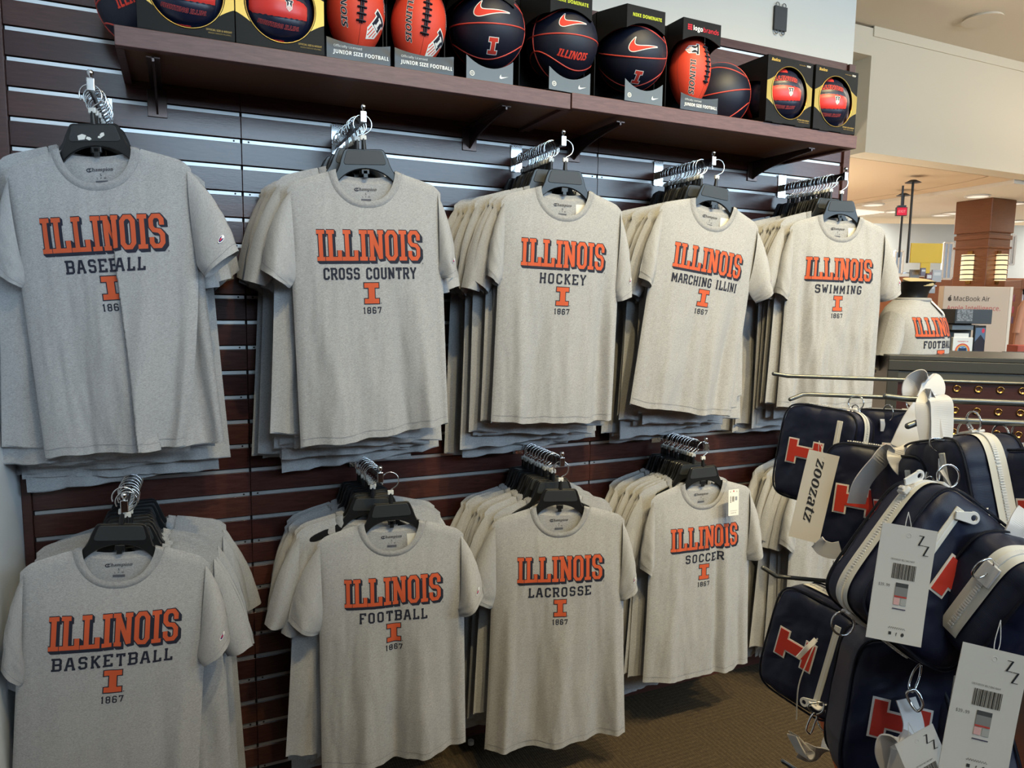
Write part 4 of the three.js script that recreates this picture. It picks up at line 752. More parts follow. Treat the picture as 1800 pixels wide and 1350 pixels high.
function volleyball(label, pos, rot) {
  const t = thing('volleyball', label, 'volleyball', pos, rot), R = 0.104;
  const core = part('bladder', new THREE.SphereGeometry(R - 0.0018, 40, 28), M.volNavy, t);
  for (const [g, m] of volPanels) part('panel', g, M[m], t);
  part('print', patch(R, 2, 29, 0.1, 0.027, -2), P.illinoisVol, t); part('print', patch(R, 14, 2, 0.026, 0.034, 0), P.shield, t); part('print', patch(R, 0, -26, 0.105, 0.017, -4), P.fighting, t);
  return t;
}
function ballCarton(label, pos, rot) {
  const t = thing('volleyball_box', label, 'box', pos, rot), w = 0.216, h = 0.222, d = 0.212, r = 0.087;
  const S = new THREE.Shape(); S.moveTo(-w / 2, 0.004); S.lineTo(-w / 2 + 0.03, 0.004); S.lineTo(-w / 2 + 0.035, 0); S.lineTo(-0.03, 0); S.lineTo(-0.025, 0.004); S.lineTo(0.03, 0.004); S.lineTo(0.035, 0); S.lineTo(w / 2 - 0.03, 0); S.lineTo(w / 2 - 0.025, 0.004); S.lineTo(w / 2, 0.004); S.lineTo(w / 2, h); S.lineTo(-w / 2, h); S.closePath();
  const hole = new THREE.Path(); hole.absellipse(0, h / 2 - 0.004, r * 0.96, r, 0, Math.PI * 2, true); S.holes.push(hole);
  const f = part('front_panel', extrude(S, 0.002, 0, 40), M.carton, t);
  const ringPts = []; for (let i = 0; i < 64; i++) { const a = i / 64 * Math.PI * 2; ringPts.push(V(Math.cos(a) * r * 0.975, h / 2 - 0.004 + Math.sin(a) * (r + 0.001), 0.0012)); }
  part('gold_ring', new THREE.TubeGeometry(new THREE.CatmullRomCurve3(ringPts, true), 96, 0.0022, 6, true), M.foil, f);
  for (const s of [-1, 1]) { const B = new THREE.Shape(), cy = h / 2 - 0.004; B.moveTo(s * w / 2, cy + 0.03); B.quadraticCurveTo(s * (r + 0.008), cy + 0.034, s * r * 0.84, cy + r * 0.56); B.absarc(0, cy, r * 1.012, s > 0 ? 0.59 : Math.PI - 0.59, s > 0 ? -0.59 : Math.PI + 0.59, s > 0); B.quadraticCurveTo(s * (r + 0.008), cy - 0.034, s * w / 2, cy - 0.03); B.closePath(); part('gold_band', extrude(B, 0.0006, 0, 24).translate(0, 0, 0.0013), M.foil, f); }
  const lab = (m, x, y, ww, hh) => part('print', grid(1, 1, (u, v) => [x + (u - 0.5) * ww, y + (v - 0.5) * hh, 0.0018, u, v], true), m, f);
  lab(P.baden, -0.073, h - 0.014, 0.045, 0.017); lab(P.you, 0.068, h - 0.016, 0.06, 0.014); lab(P.official, 0.072, 0.02, 0.062, 0.016);
  part('back_panel', bx(w, h, 0.002, 0, h / 2, -d), M.carton, t); part('lid', bx(w, 0.002, d, 0, h - 0.001, -d / 2), M.carton, t); part('base', bx(w, 0.002, d, 0, 0.003, -d / 2), M.carton, t);
  for (const s of [-1, 1]) { // side with an opening low down where the ball shows
    const Q = new THREE.Shape(); Q.moveTo(0, 0); Q.lineTo(d, 0); Q.lineTo(d, h); Q.lineTo(0, h); Q.closePath(); const o = new THREE.Path(); o.moveTo(0.03, 0.02); o.lineTo(0.03, 0.14); o.quadraticCurveTo(d / 2, 0.17, d - 0.02, 0.14); o.lineTo(d - 0.02, 0.02); o.closePath(); Q.holes.push(o);
    const g = extrude(Q, 0.002, 0, 16).rotateY(Math.PI / 2).translate(s * (w / 2 - 0.001), 0, 0); part('side_panel', g, M.carton, t);
  }
  return t;
}
const vols = [[-0.142, 0.333, 0, 'leftmost boxed volleyball, cut by the upper picture edge', 'leftmost black and gold volleyball carton at the left shelf end'], [0.077, 0.331, 0, 'boxed volleyball between the leftmost one and the footballs', 'black and gold volleyball carton next to the junior footballs'], [1.786, 0.345, 0.03, 'boxed volleyball second from the right shelf end', 'black and gold volleyball carton second from the right shelf end'], [2.012, 0.343, 0.02, 'rightmost boxed volleyball at the right shelf end', 'rightmost black and gold volleyball carton at the right shelf end']];
vols.forEach(([x, z, yaw, ball, box], i) => {
  const y = SHELF_TOP + (x > 0.9 ? 0.004 : 0);
  ballCarton(box, [x, y, z], [0, yaw, 0]);
  volleyball(`red and navy ${ball}`, [x, y + 0.107, z - 0.076], [deg(4), yaw + deg(x > 0.9 ? -26 : -4), deg(-1)]);
});
// ---------------------------------------------------------------- rack of navy bags at the right
M.nylon = std({ color: 0x0f1633, roughness: 0.5, bumpMap: pixelTex(256, 256, (x, y) => { const v = 128 + 26 * ((x + y) % 2) + 90 * tileNoise(x, y, 256, 256, 0.6, 0.8) + 16 * tileNoise(x, y, 256, 256, 2, 2); return [v, v, v]; }, { data: true, repeat: [1 / 0.22, 1 / 0.22] }), bumpScale: 0.006 });
M.webbing = std({ color: 0xe9e6e6, roughness: 0.42, bumpMap: pixelTex(64, 64, (x, y) => { const v = 128 + 60 * Math.sin(x / 64 * Math.PI * 2 * 16) + 30 * ((x + y) % 2); return [v, v, v]; }, { data: true, repeat: [1 / 0.05, 1 / 0.05] }), bumpScale: 0.0002 });
M.zipTape = std({ color: 0xe6e3da, roughness: 0.7 });
M.zipMetal = std({ color: 0xeeecea, roughness: 0.35 });
M.card = std({ color: 0xe4ddd3, roughness: 0.6 });
M.felt = std({ color: 0xd53a2a, roughness: 0.7 }); M.feltEdge = std({ color: 0xf0ece6, roughness: 0.7 });
M.rod = std({ color: 0x7d7e7c, roughness: 0.35, metalness: 0.75 });
M.loop = phy({ color: 0xf4f4f4, roughness: 0.3, transmission: 0.6, thickness: 0 });
const cardFace = printTex(320, 560, (g, W, H) => { // back of a hang tag: two slanted letters, price, bar code, thumbnail; no square code
  g.fillStyle = '#1d1d22';
  const zed = (x, y, s) => { g.save(); g.translate(x, y); g.scale(s, s); g.fillRect(-17, -26, 32, 3); g.beginPath(); g.moveTo(6, -24); g.lineTo(16, -24); g.lineTo(-6, 22); g.lineTo(-16, 22); g.fill(); g.fillRect(-16, 22, 34, 3); g.restore(); };
  zed(236, 58, 0.95); zed(272, 104, 0.95);
  g.font = '19px monospace'; g.fillStyle = '#4a4a4a'; g.fillText('$39.99', 26, 302);
  g.fillStyle = '#6d6a66'; g.font = '11px sans-serif'; g.fillText('CROSSBODY BELT BAG NAVY', 76, 170);
  g.fillStyle = '#2a2826'; let x = 96; const bars = [3, 2, 5, 2, 2, 4, 6, 2, 3, 5, 2, 2, 4, 3, 2, 6, 3, 2, 4, 2, 5, 3]; bars.forEach((b, i) => { g.fillRect(x, 184, b, 74); x += b + 2 + (i % 3); });
  g.fillStyle = '#8e8c88'; g.fillRect(128, 276, 74, 62); g.fillStyle = '#4b4a4a'; g.fillRect(128, 276, 74, 20); g.fillStyle = '#c9493f'; g.fillRect(128, 338, 74, 8); g.fillStyle = '#eeb9b2'; g.fillRect(128, 348, 34, 34); g.fillStyle = '#b9b6ae'; g.fillRect(168, 348, 34, 34); g.fillStyle = '#4a4560'; g.fillRect(126, 398, 78, 5);
  g.strokeStyle = '#6d6a66'; g.lineWidth = 1.6; g.beginPath(); for (let i = 0; i < 60; i++) g.lineTo(118 + i * 1.7, 492 + Math.sin(i * 0.9) * 4); g.stroke();
  g.fillStyle = '#3a3836'; g.fillRect(124, 512, 16, 14); g.font = 'bold 20px sans-serif'; g.fillText('f', 166, 527); g.beginPath(); g.arc(206, 519, 9, 0, 7); g.fill();
});
const cardWord = printTex(224, 560, (g) => { g.translate(72, 40); g.rotate(Math.PI / 2); g.fillStyle = '#26262c'; g.font = 'italic bold 104px serif'; g.fillText('zoozatz', 0, 0, 470); });
function superbox(a, b, c, e1, e2, n, puff) { // rounded, padded bag body
  const f = (w, m) => Math.sign(w) * Math.pow(Math.abs(w), m);
  return grid(n * 2, n, (u, v) => {
    const th = (u * 2 - 1) * Math.PI, ph = (v - 0.5) * Math.PI, cp = f(Math.cos(ph), e1), x = a * cp * f(Math.cos(th), e2), y = b * cp * f(Math.sin(th), e2), z = c * f(Math.sin(ph), e1);
    const k = 1 + puff * noise3(x * 28 + 3, y * 28, z * 28); return [x * k, y * k, z * k, x, y];
  });
}
const bagGeo = (() => {
  const a = 0.077, b = 0.06, c = 0.043, e2 = 0.36, rim = [];
  const f = (w, m) => Math.sign(w) * Math.pow(Math.abs(w), m);
  const P0 = (t, k = 1) => [a * k * f(Math.cos(t), e2), b * k * f(Math.sin(t), e2)];
  const path = []; for (let i = 0; i <= 80; i++) { const t = lerp(-0.35, Math.PI + 0.35, i / 80); path.push(P0(t)); }
  const band = (w, lift, z0 = 0) => grid(80, 2, (u, v) => { const p = path[Math.round(u * 80)], k = 1.012 + lift / 0.07; return [p[0] * k, p[1] * k, z0 + (v - 0.5) * w, u * 0.3, v * w]; });
  const teeth = []; for (let i = 2; i < 79; i++) { const p = path[i], q = path[i - 1], L = Math.hypot(p[0] - q[0], p[1] - q[1]), n = Math.max(1, Math.round(L / 0.0028)); for (let j = 0; j < n; j++) { const x = lerp(q[0], p[0], j / n), y = lerp(q[1], p[1], j / n), an = Math.atan2(p[1] - q[1], p[0] - q[0]); teeth.push(new THREE.BoxGeometry(0.0017, 0.0018, 0.0052).rotateZ(an).translate(x * 1.032, y * 1.032, 0)); } }
  const pull = (() => { const S = new THREE.Shape(); S.moveTo(-0.0035, 0); S.lineTo(0.0035, 0); S.lineTo(0.0055, -0.016); S.absarc(0, -0.0175, 0.0062, 0.25, Math.PI - 0.25, true); S.closePath(); const h = new THREE.Path(); h.absellipse(0, -0.018, 0.0034, 0.0036, 0, Math.PI * 2, true); S.holes.push(h); return extrude(S, 0.0022, 0.0004, 12); })();
  const frontZ = 0.0436;
  const I = (() => { const S = new THREE.Shape(), w = 0.036, h = 0.052, q = 0.0104, t = 0.0125; for (const [i, p] of [[-w / 2, -h / 2], [w / 2, -h / 2], [w / 2, -h / 2 + t], [w / 2 - q, -h / 2 + t], [w / 2 - q, h / 2 - t], [w / 2, h / 2 - t], [w / 2, h / 2], [-w / 2, h / 2], [-w / 2, h / 2 - t], [-w / 2 + q, h / 2 - t], [-w / 2 + q, -h / 2 + t], [-w / 2, -h / 2 + t]].entries()) i ? S.lineTo(...p) : S.moveTo(...p); return S; })();
  const edge = new THREE.ExtrudeGeometry(I, { depth: 0.0008, bevelEnabled: true, bevelThickness: 0.0001, bevelSize: 0.0022, bevelSegments: 1 }).translate(0, 0, 0);
  const pipe = (z) => { const pts = []; for (let i = 0; i < 60; i++) { const t = i / 60 * Math.PI * 2, p = P0(t, 0.985); pts.push(V(p[0], p[1], z)); } return new THREE.TubeGeometry(new THREE.CatmullRomCurve3(pts, true), 120, 0.0015, 5, true); };
  return {
    body: superbox(a, b, c, 0.3, e2, 44, 0.02), band: band(0.021, 0.0008), teeth: merge(teeth), pull, slider: merge([bx(0.009, 0.005, 0.012, 0, 0, 0, 0.0015), bx(0.004, 0.004, 0.007, 0, 0.003, 0, 0.001)]),
    I: extrude(I, 0.0012).translate(0, 0, 0.001), edge, pipeF: pipe(0.0345), pipeB: pipe(-0.0345), frontZ,
    pocket: bx(0.118, 0.0085, 0.0022, 0, 0, 0, 0.001), pocketLine: bx(0.112, 0.0016, 0.0026, 0, 0, 0.0002),
    tab: bx(0.016, 0.022, 0.003, 0, 0, 0, 0.001), ring: new THREE.TorusGeometry(0.0115, 0.0011, 8, 28),
  };
})();
function camEuler(pitch, yaw, roll) { return camera.quaternion.clone().multiply(new THREE.Quaternion().setFromEuler(new THREE.Euler(deg(pitch), deg(yaw), deg(roll), 'YXZ'))); }
const bagProto = (() => {
  const t = new THREE.Group(), G = bagGeo;
  part('body', G.body, M.nylon, t); part('piping', G.pipeF, M.nylon, t); part('piping', G.pipeB, M.nylon, t);
  const z = part('zipper', G.band, M.zipTape, t); part('zip_teeth', G.teeth, M.zipMetal, z);
  const s = part('zip_slider', G.slider, M.zipMetal, t, [0.052, 0.0645, 0], [0, 0, -0.15]); part('puller', G.pull, M.zipMetal, s, [0.006, 0.005, 0], [0.3, 0, 1.15]);
  const pk = part('pocket_zipper', G.pocket, M.zipTape, t, [0, 0.0345, G.frontZ - 0.0008], [-0.1, 0, 0]); part('zip_line', G.pocketLine, M.zipMetal, pk); part('puller', G.pull, M.zipMetal, pk, [0.05, 0.002, 0.003], [0.1, 0, 0.5]);
  const ap = part('letter_edge', G.edge, M.feltEdge, t, [0, -0.011, G.frontZ]); part('letter', G.I, M.felt, ap);
  for (const q of [-1, 1]) { const tb = part('side_tab', G.tab, M.webbing, t, [q * 0.08, 0.03, 0], [0, Math.PI / 2, 0]); part('ring', G.ring, M.chrome, t, [q * 0.091, 0.036, 0], [0, 0, 0]); }
  return t;
})();
function bag(label, px, py, depth, rot, scale = 1) {
  const t = bagProto.clone(); t.name = numbered('crossbody_bag'); t.position.copy(at(px, py, depth)); t.quaternion.copy(camEuler(...rot)); t.scale.setScalar(scale); scene.add(t); t.updateMatrixWorld(true);
  return tag(t, label, 'bag', 'navy bags on the rack');
}
function strap(pts, width, dir, owner, name = 'strap') { // webbing swept along points; dir = the direction of its width
  const P3 = pts.map((p) => (p.isVector3 ? p : V(...p))), c = new THREE.CatmullRomCurve3(P3, false, 'centripetal'), n = pts.length * 8, th = 0.0009, dirs = Array.isArray(dir) ? dir : [dir, dir];
  const g = grid(n, 4, (u, v) => {
    const p = c.getPoint(u), T = c.getTangent(u), d = dirs[0].clone().lerp(dirs[dirs.length - 1], u); d.addScaledVector(T, -d.dot(T)).normalize(); const nn = T.clone().cross(d).normalize();
    const q = [[-1, -1], [1, -1], [1, 1], [-1, 1], [-1, -1]][Math.round(v * 4)]; p.addScaledVector(d, q[0] * width / 2).addScaledVector(nn, q[1] * th); return [p.x, p.y, p.z, v * width, u * 0.3];
  });
  g.computeVertexNormals(); const flat = g.toNonIndexed(); flat.computeVertexNormals();
  const m = part(name, flat, M.webbing, scene); names.set(name, names.get(name) - 1); m.name = name; if (owner) owner.attach(m); return m;
}
function hangTag(owner, px, py, depth, rot, w, h, face, from) {
  const curl = (v) => 0.005 * Math.pow(1 - v, 2), sheet = (dz, flip) => grid(2, 14, (u, v) => [(u - 0.5) * w, -h + v * h, curl(v) + dz, u, v], !flip);
  const geo = merge([sheet(0.0003, false), sheet(-0.0003, true), new THREE.TorusGeometry(0.002, 0.0005, 6, 16).translate(0, -0.008, curl(0.92))]);
  const m = new THREE.Mesh(geo, M.card); m.name = 'price_tag'; m.castShadow = m.receiveShadow = true; m.position.copy(at(px, py, depth)); m.quaternion.copy(camEuler(...rot)); scene.add(m); m.updateMatrixWorld(true);
  part('print', grid(2, 14, (u, v) => [(u - 0.5) * w * 0.98, -h + v * h, curl(v) + 0.0007, u, v], true), face, m);
  const a = m.localToWorld(V(0, -0.008, 0)); owner.attach(m);
  if (from) { const b = at(...from), mid = a.clone().lerp(b, 0.5), l = mid.clone().add(V(0.004, -0.004, 0)), k = mid.clone().add(V(-0.004, -0.004, 0)); const g = merge([tube([a.toArray(), l.toArray(), b.toArray()], 0.0004, 12, 4), tube([a.toArray(), k.toArray(), b.toArray()], 0.0004, 12, 4)]); const q = new THREE.Mesh(g, M.loop); q.name = 'tag_loop'; scene.add(q); owner.attach(q); }
  return m;
}
// the rack: an upright perforated panel out of the frame at the right, hooks reaching left from it
const E = V(0.79, 0, 0.61).normalize(), EN = V(-0.61, 0, 0.79).normalize();
const rackAt = at(1990, 860, 1.0);
const bagRack = thing('bag_rack', 'grey metal hook rack from which the navy bags hang', 'rack', [0, 0, 0]);
{
  const pan = new THREE.Group(); const yaw = Math.atan2(-E.z, E.x);
  const p = part('upright_panel', bx(0.012, 1.5, 0.56, 0, 0, 0, 0.003), std({ color: 0x2c2b2a, roughness: 0.5 }), bagRack); p.position.set(rackAt.x, 0.82, rackAt.z); p.rotation.y = yaw;
  const deck = at(1500, 1332, 1.62);
  const d = part('base_deck', bx(0.62, 0.05, 0.5, 0, 0, 0, 0.004), std({ color: 0xc65a1e, roughness: 0.5 }), bagRack); d.position.copy(deck).addScaledVector(E, 0.27).addScaledVector(EN, 0.06); d.rotation.y = yaw;
  const foot = part('base', bx(0.5, deck.y - 0.03, 0.36, 0, 0, 0, 0.004), M.black, bagRack); foot.position.set(d.position.x, (deck.y - 0.03) / 2, d.position.z); foot.rotation.y = yaw;
  const hook = (px, py, depth, tip, r = 0.0034) => { // tip: [along, up, towards the viewer] of the bent end
    const a = at(px, py, depth), L = (rackAt.clone().sub(a)).dot(E), b = a.clone().addScaledVector(E, L);
    const k = a.clone().addScaledVector(E, 0.022).add(V(0, -tip[1], 0)).addScaledVector(EN, -tip[2]);
    const e = k.clone().addScaledVector(E, 0.012);
    const f = b.clone(); f.y = e.y; const endp = e.clone().addScaledVector(E, (f.clone().sub(e)).dot(E));
    return part('hook', capped([a, k.clone().lerp(a, 0.25), k, e, e.clone().lerp(endp, 0.5), endp].map((v) => v.toArray()), r, 40, 10), M.rod, bagRack);
  };
  hook(1360, 657, 1.24, [0, 0.003, 0]); hook(1389, 702, 1.2, [0, -0.009, 0.006]);
  hook(1557, 697, 0.93, [0, 0.002, 0], 0.004); hook(1596, 749, 0.9, [0, -0.009, 0.006], 0.004);
  hook(1341, 998, 1.14, [0, 0.012, 0]); hook(1371, 1046, 1.12, [0, -0.008, 0.006]);
  hook(1376, 1338, 1.14, [0, 0.012, 0]);
}
const RIGHT = V(1, 0, 0).applyQuaternion(camera.quaternion), UPC = V(0, 1, 0).applyQuaternion(camera.quaternion), BACK = V(0, 0, 1).applyQuaternion(camera.quaternion);
const b1 = bag('navy bag farthest left on the top hook, its red letter beside a white tag', 1446, 800, 1.16, [-6, -46, -98], 1.0);
hangTag(b1, 1449, 796, 1.03, [0, -12, -13], 0.042, 0.128, cardWord, [1440, 775, 1.06]);
const b1b = bag('navy bag on the top hook behind the long white strap', 1560, 800, 1.22, [-6, -40, -92], 0.98);
const b2 = bag('navy bag below the top hooks, its red letter half hidden by the strap', 1525, 880, 1.05, [-4, -30, -97], 1.04);
const b4 = bag('navy bag with a buckled white strap, hung in the middle of the rack', 1628, 905, 0.96, [2, -84, -84], 1.05);
const b5 = bag('navy bag showing its curved white zipper, right of the buckled strap', 1700, 885, 0.9, [4, -86, -80], 1.08);
const b5b = bag('navy bag cut by the right picture edge, upper row', 1815, 900, 0.86, [0, -55, -85], 1.0);
const b3 = bag('large navy bag tilted in front, white price tag over its red letter', 1624, 1004, 0.76, [-2, 4, 52], 1.06);
hangTag(b3, 1600, 926, 0.66, [0, -8, -9], 0.048, 0.106, cardFace, [1597, 900, 0.68]);
const b6 = bag('navy bag low at the right edge with a large white price tag', 1800, 1062, 0.72, [28, 16, -12], 1.0);
hangTag(b6, 1752, 1142, 0.6, [0, -6, -12], 0.054, 0.106, cardFace, [1759, 1090, 0.62]);
const b7 = bag('navy bag on the lower hook, farthest left, a clear tag loop on it', 1440, 1140, 1.04, [-4, -52, -104], 1.04);
const b7b = bag('navy bag hidden in the shade behind the lower row', 1560, 1130, 1.12, [-4, -44, -94], 1.0);
const b8 = bag('navy bag in the lower row, its red letter lying on its side', 1578, 1248, 0.84, [-4, -12, -100], 1.1);
const b9 = bag('navy bag at the bottom of the picture with a white webbing loop', 1650, 1290, 0.84, [-2, -74, -70], 1.08);
hangTag(b9, 1606, 1290, 0.72, [0, 8, 24], 0.045, 0.106, cardFace, [1597, 1270, 0.74]);
// straps and buckles
strap([at(1625, 705, 0.985), at(1606, 690, 0.985), at(1612, 672, 0.985), at(1632, 664, 0.98), at(1640, 676, 0.975), at(1634, 700, 0.97), at(1606, 745, 0.965), at(1585, 790, 0.96)], 0.032, [RIGHT.clone().addScaledVector(UPC, -0.3), RIGHT.clone().addScaledVector(UPC, 0.1)], b2);
strap([at(1590, 775, 0.965), at(1578, 805, 0.95), at(1590, 822, 0.945), at(1598, 806, 0.955), at(1572, 788, 0.965), at(1545, 812, 0.97), at(1515, 850, 0.98), at(1505, 885, 0.99)], 0.026, [RIGHT.clone().addScaledVector(UPC, 0.4), RIGHT.clone().addScaledVector(UPC, 0.2)], b2);
const sA = strap([at(1637, 772, 0.885), at(1632, 740, 0.89), at(1630, 712, 0.895), at(1640, 697, 0.9), at(1653, 704, 0.89), at(1656, 735, 0.885), at(1655, 774, 0.88)], 0.026, [RIGHT.clone().addScaledVector(BACK, 0.6), RIGHT], b4);
function wireRing(owner, name, pts, r, mat = M.chrome, closed = true) { const m = new THREE.Mesh(tube(pts.map((p) => (p.isVector3 ? p.toArray() : p)), r, 48, 8, closed), mat); m.name = name; m.castShadow = true; scene.add(m); owner.attach(m); return m; }
wireRing(b4, 'buckle', [at(1636, 772, 0.88), at(1638, 786, 0.88), at(1654, 794, 0.88), at(1668, 788, 0.88), at(1672, 774, 0.88), at(1655, 771, 0.88)], 0.0014, M.chrome);
wireRing(b4, 'snap_hook', [at(1652, 792, 0.88), at(1652, 818, 0.875), at(1650, 842, 0.87), at(1638, 851, 0.87), at(1628, 843, 0.87), at(1630, 830, 0.87)], 0.0017, M.chrome, false);
wireRing(b4, 'ring', [at(1625, 845, 0.87), at(1636, 838, 0.865), at(1642, 850, 0.87), at(1633, 862, 0.875)], 0.0013);
strap([at(1626, 862, 0.87), at(1624, 885, 0.868), at(1634, 897, 0.868), at(1650, 908, 0.868)], 0.014, [RIGHT, RIGHT.clone().addScaledVector(UPC, 0.5)], b4, 'side_tab');
strap([at(1672, 820, 0.87), at(1692, 850, 0.86), at(1702, 885, 0.855), at(1706, 920, 0.855), at(1704, 952, 0.86), at(1690, 966, 0.87)], 0.034, RIGHT, b4);
strap([at(1712, 886, 0.85), at(1714, 905, 0.842), at(1710, 893, 0.838), at(1712, 883, 0.846)], 0.03, RIGHT, b4, 'strap_keeper');
wireRing(b4, 'slide_buckle', [at(1689, 880, 0.846), at(1688, 908, 0.844), at(1735, 909, 0.842), at(1734, 882, 0.845)].map((p) => p), 0.0013);
strap([at(1690, 950, 0.862), at(1720, 940, 0.855), at(1753, 938, 0.85), at(1757, 950, 0.846), at(1752, 962, 0.848), at(1712, 968, 0.855), at(1694, 958, 0.86)], 0.024, BACK.clone().addScaledVector(UPC, 0.9), b4);
strap([at(1712, 975, 0.86), at(1752, 968, 0.85), at(1756, 980, 0.846), at(1714, 986, 0.855)], 0.018, BACK.clone().addScaledVector(UPC, 0.9), b4);
// rings and webbing tabs over the hooks
for (const [o, x, y, d, l] of [[b1, 1504, 716, 1.19, 0.02], [b5, 1760, 752, 0.885, 0.02], [b4, 1698, 748, 0.89, 0.014], [b1b, 1562, 716, 1.19, 0.012], [b5b, 1795, 750, 0.88, 0.014], [b7, 1494, 1046, 1.1, 0.02]]) {
  const c = at(x, y, d), pts = []; for (let i = 0; i < 20; i++) { const a = i / 20 * Math.PI * 2; pts.push(c.clone().addScaledVector(EN, Math.cos(a) * 0.013).addScaledVector(E, Math.cos(a) * 0.004).add(V(0, Math.sin(a) * 0.013 - 0.009, 0)).toArray()); } wireRing(o, 'ring', pts, 0.0012);
  strap([c.clone().add(V(0, -0.02, 0)), c.clone().add(V(0, -0.028, 0)).addScaledVector(BACK, 0.003), c.clone().add(V(0, -0.04, 0)).addScaledVector(BACK, 0.004)], 0.026, [RIGHT.clone(), RIGHT.clone()], o, 'side_tab');
}
// lower straps
strap([at(1432, 1228, 1.0), at(1445, 1240, 0.99), at(1462, 1240, 0.985), at(1468, 1265, 0.98), at(1466, 1300, 0.975), at(1452, 1318, 0.97), at(1430, 1326, 0.965), at(1408, 1318, 0.96)], 0.024, [RIGHT, RIGHT.clone().addScaledVector(UPC, 0.8)], b7);
strap([at(1392, 1292, 0.96), at(1402, 1312, 0.958), at(1414, 1330, 0.956), at(1420, 1322, 0.962), at(1404, 1300, 0.965), at(1395, 1290, 0.963)], 0.02, BACK.clone().addScaledVector(RIGHT, 0.4), b7, 'strap_end');
wireRing(b7, 'ring', [at(1420, 1240, 0.97), at(1432, 1256, 0.965), at(1446, 1250, 0.965), at(1447, 1236, 0.97)], 0.0012);
wireRing(b7, 'snap_hook', [at(1431, 1254, 0.965), at(1422, 1268, 0.962), at(1418, 1285, 0.96), at(1424, 1290, 0.96), at(1432, 1272, 0.962), at(1436, 1258, 0.965)], 0.0014);
wireRing(b7, 'tag_loop', [at(1437, 1122, 0.95), at(1420, 1160, 0.94), at(1404, 1205, 0.935), at(1400, 1265, 0.935)], 0.0009, M.loop, false);
strap([at(1402, 1157, 0.945), at(1416, 1142, 0.945), at(1434, 1124, 0.95)], 0.006, RIGHT, b7, 'puller');
strap([at(1592, 1228, 0.78), at(1600, 1250, 0.775), at(1606, 1275, 0.77), at(1604, 1300, 0.765), at(1600, 1320, 0.765)], 0.022, [RIGHT, RIGHT], b9);
strap([at(1570, 1350, 0.75), at(1560, 1320, 0.75), at(1566, 1302, 0.75), at(1582, 1300, 0.745), at(1588, 1318, 0.745), at(1580, 1360, 0.745)], 0.026, [RIGHT.clone().addScaledVector(UPC, -0.3), RIGHT], b9);
wireRing(b9, 'buckle', [at(1594, 1218, 0.77), at(1608, 1212, 0.77), at(1622, 1240, 0.765), at(1612, 1250, 0.765), at(1598, 1232, 0.77)], 0.0016);
wireRing(b9, 'snap_hook', [at(1598, 1210, 0.78), at(1606, 1180, 0.785), at(1618, 1168, 0.785), at(1616, 1190, 0.78), at(1604, 1216, 0.775)], 0.0014);
strap([at(1572, 1010, 0.72), at(1570, 1010, 0.72)].length ? [at(1436, 952, 0.9), at(1445, 962, 0.895), at(1462, 968, 0.89), at(1478, 966, 0.885)] : [], 0.02, UPC, b3, 'strap_end');
wireRing(b3, 'ring', [at(1478, 984, 0.79), at(1484, 1002, 0.785), at(1490, 1008, 0.785), at(1488, 990, 0.785)], 0.0012);
wireRing(b6, 'snap_hook', [at(1800, 935, 0.72), at(1785, 960, 0.715), at(1762, 1000, 0.71), at(1772, 1005, 0.71), at(1796, 965, 0.715)], 0.0016);
strap([at(1806, 900, 0.72), at(1790, 925, 0.715), at(1782, 945, 0.715), at(1795, 955, 0.715), at(1812, 945, 0.715)], 0.02, RIGHT, b6);
// ---------------------------------------------------------------- the shop behind, at the right
M.darkGrey = std({ color: 0x3a3935, roughness: 0.38 });
M.brass = std({ color: 0xb58a4f, roughness: 0.25, metalness: 1 });
const yawE = Math.atan2(-E.z, E.x);
{ // dark gondola with a perforated wooden panel
  const top = at(1563, 624, 3.12), g = thing('display_gondola', 'dark grey display gondola with a perforated brown panel behind the bags', 'display unit', [top.x, 0, top.z], [0, yawE, 0]);
  const H = top.y, L = 1.7;
  part('top_cap', bx(L, 0.02, 0.5, L / 2, H - 0.01, -0.25, 0.003), M.darkGrey, g);
  part('rail', bx(L, 0.045, 0.04, L / 2, H - 0.043, -0.02, 0.003), M.darkGrey, g); part('rail', bx(L, 0.04, 0.03, L / 2 + 0.02, H - 0.088, -0.025, 0.003), std({ color: 0x4b4a45, roughness: 0.4 }), g);
  part('post', bx(0.045, H - 0.02, 0.05, 0.022, (H - 0.02) / 2, -0.03, 0.003), M.darkGrey, g); part('post', bx(0.045, H - 0.02, 0.05, L - 0.022, (H - 0.02) / 2, -0.03, 0.003), M.darkGrey, g);
  part('side_panel', bx(0.02, H - 0.02, 0.44, 0.012, (H - 0.02) / 2, -0.28), M.darkGrey, g);
  part('perforated_panel', bx(L - 0.09, H - 0.12, 0.012, L / 2, (H - 0.12) / 2 + 0.02, -0.035), std({ map: woodDark, color: 0xd8b8a8, roughness: 0.42 }), g);
  const cup = new THREE.LatheGeometry([[0.0, -0.004], [0.008, -0.002], [0.0115, 0.003], [0.0145, 0.0035], [0.0155, 0.0]].map((p) => new THREE.Vector2(...p)), 18).rotateX(Math.PI / 2);
  for (let j = 0; j < 4; j++) for (let i = 0; i < 9; i++) part('grommet', cup, M.brass, g, [0.2 + i * 0.083, H - 0.138 - j * 0.094, -0.027]);
}
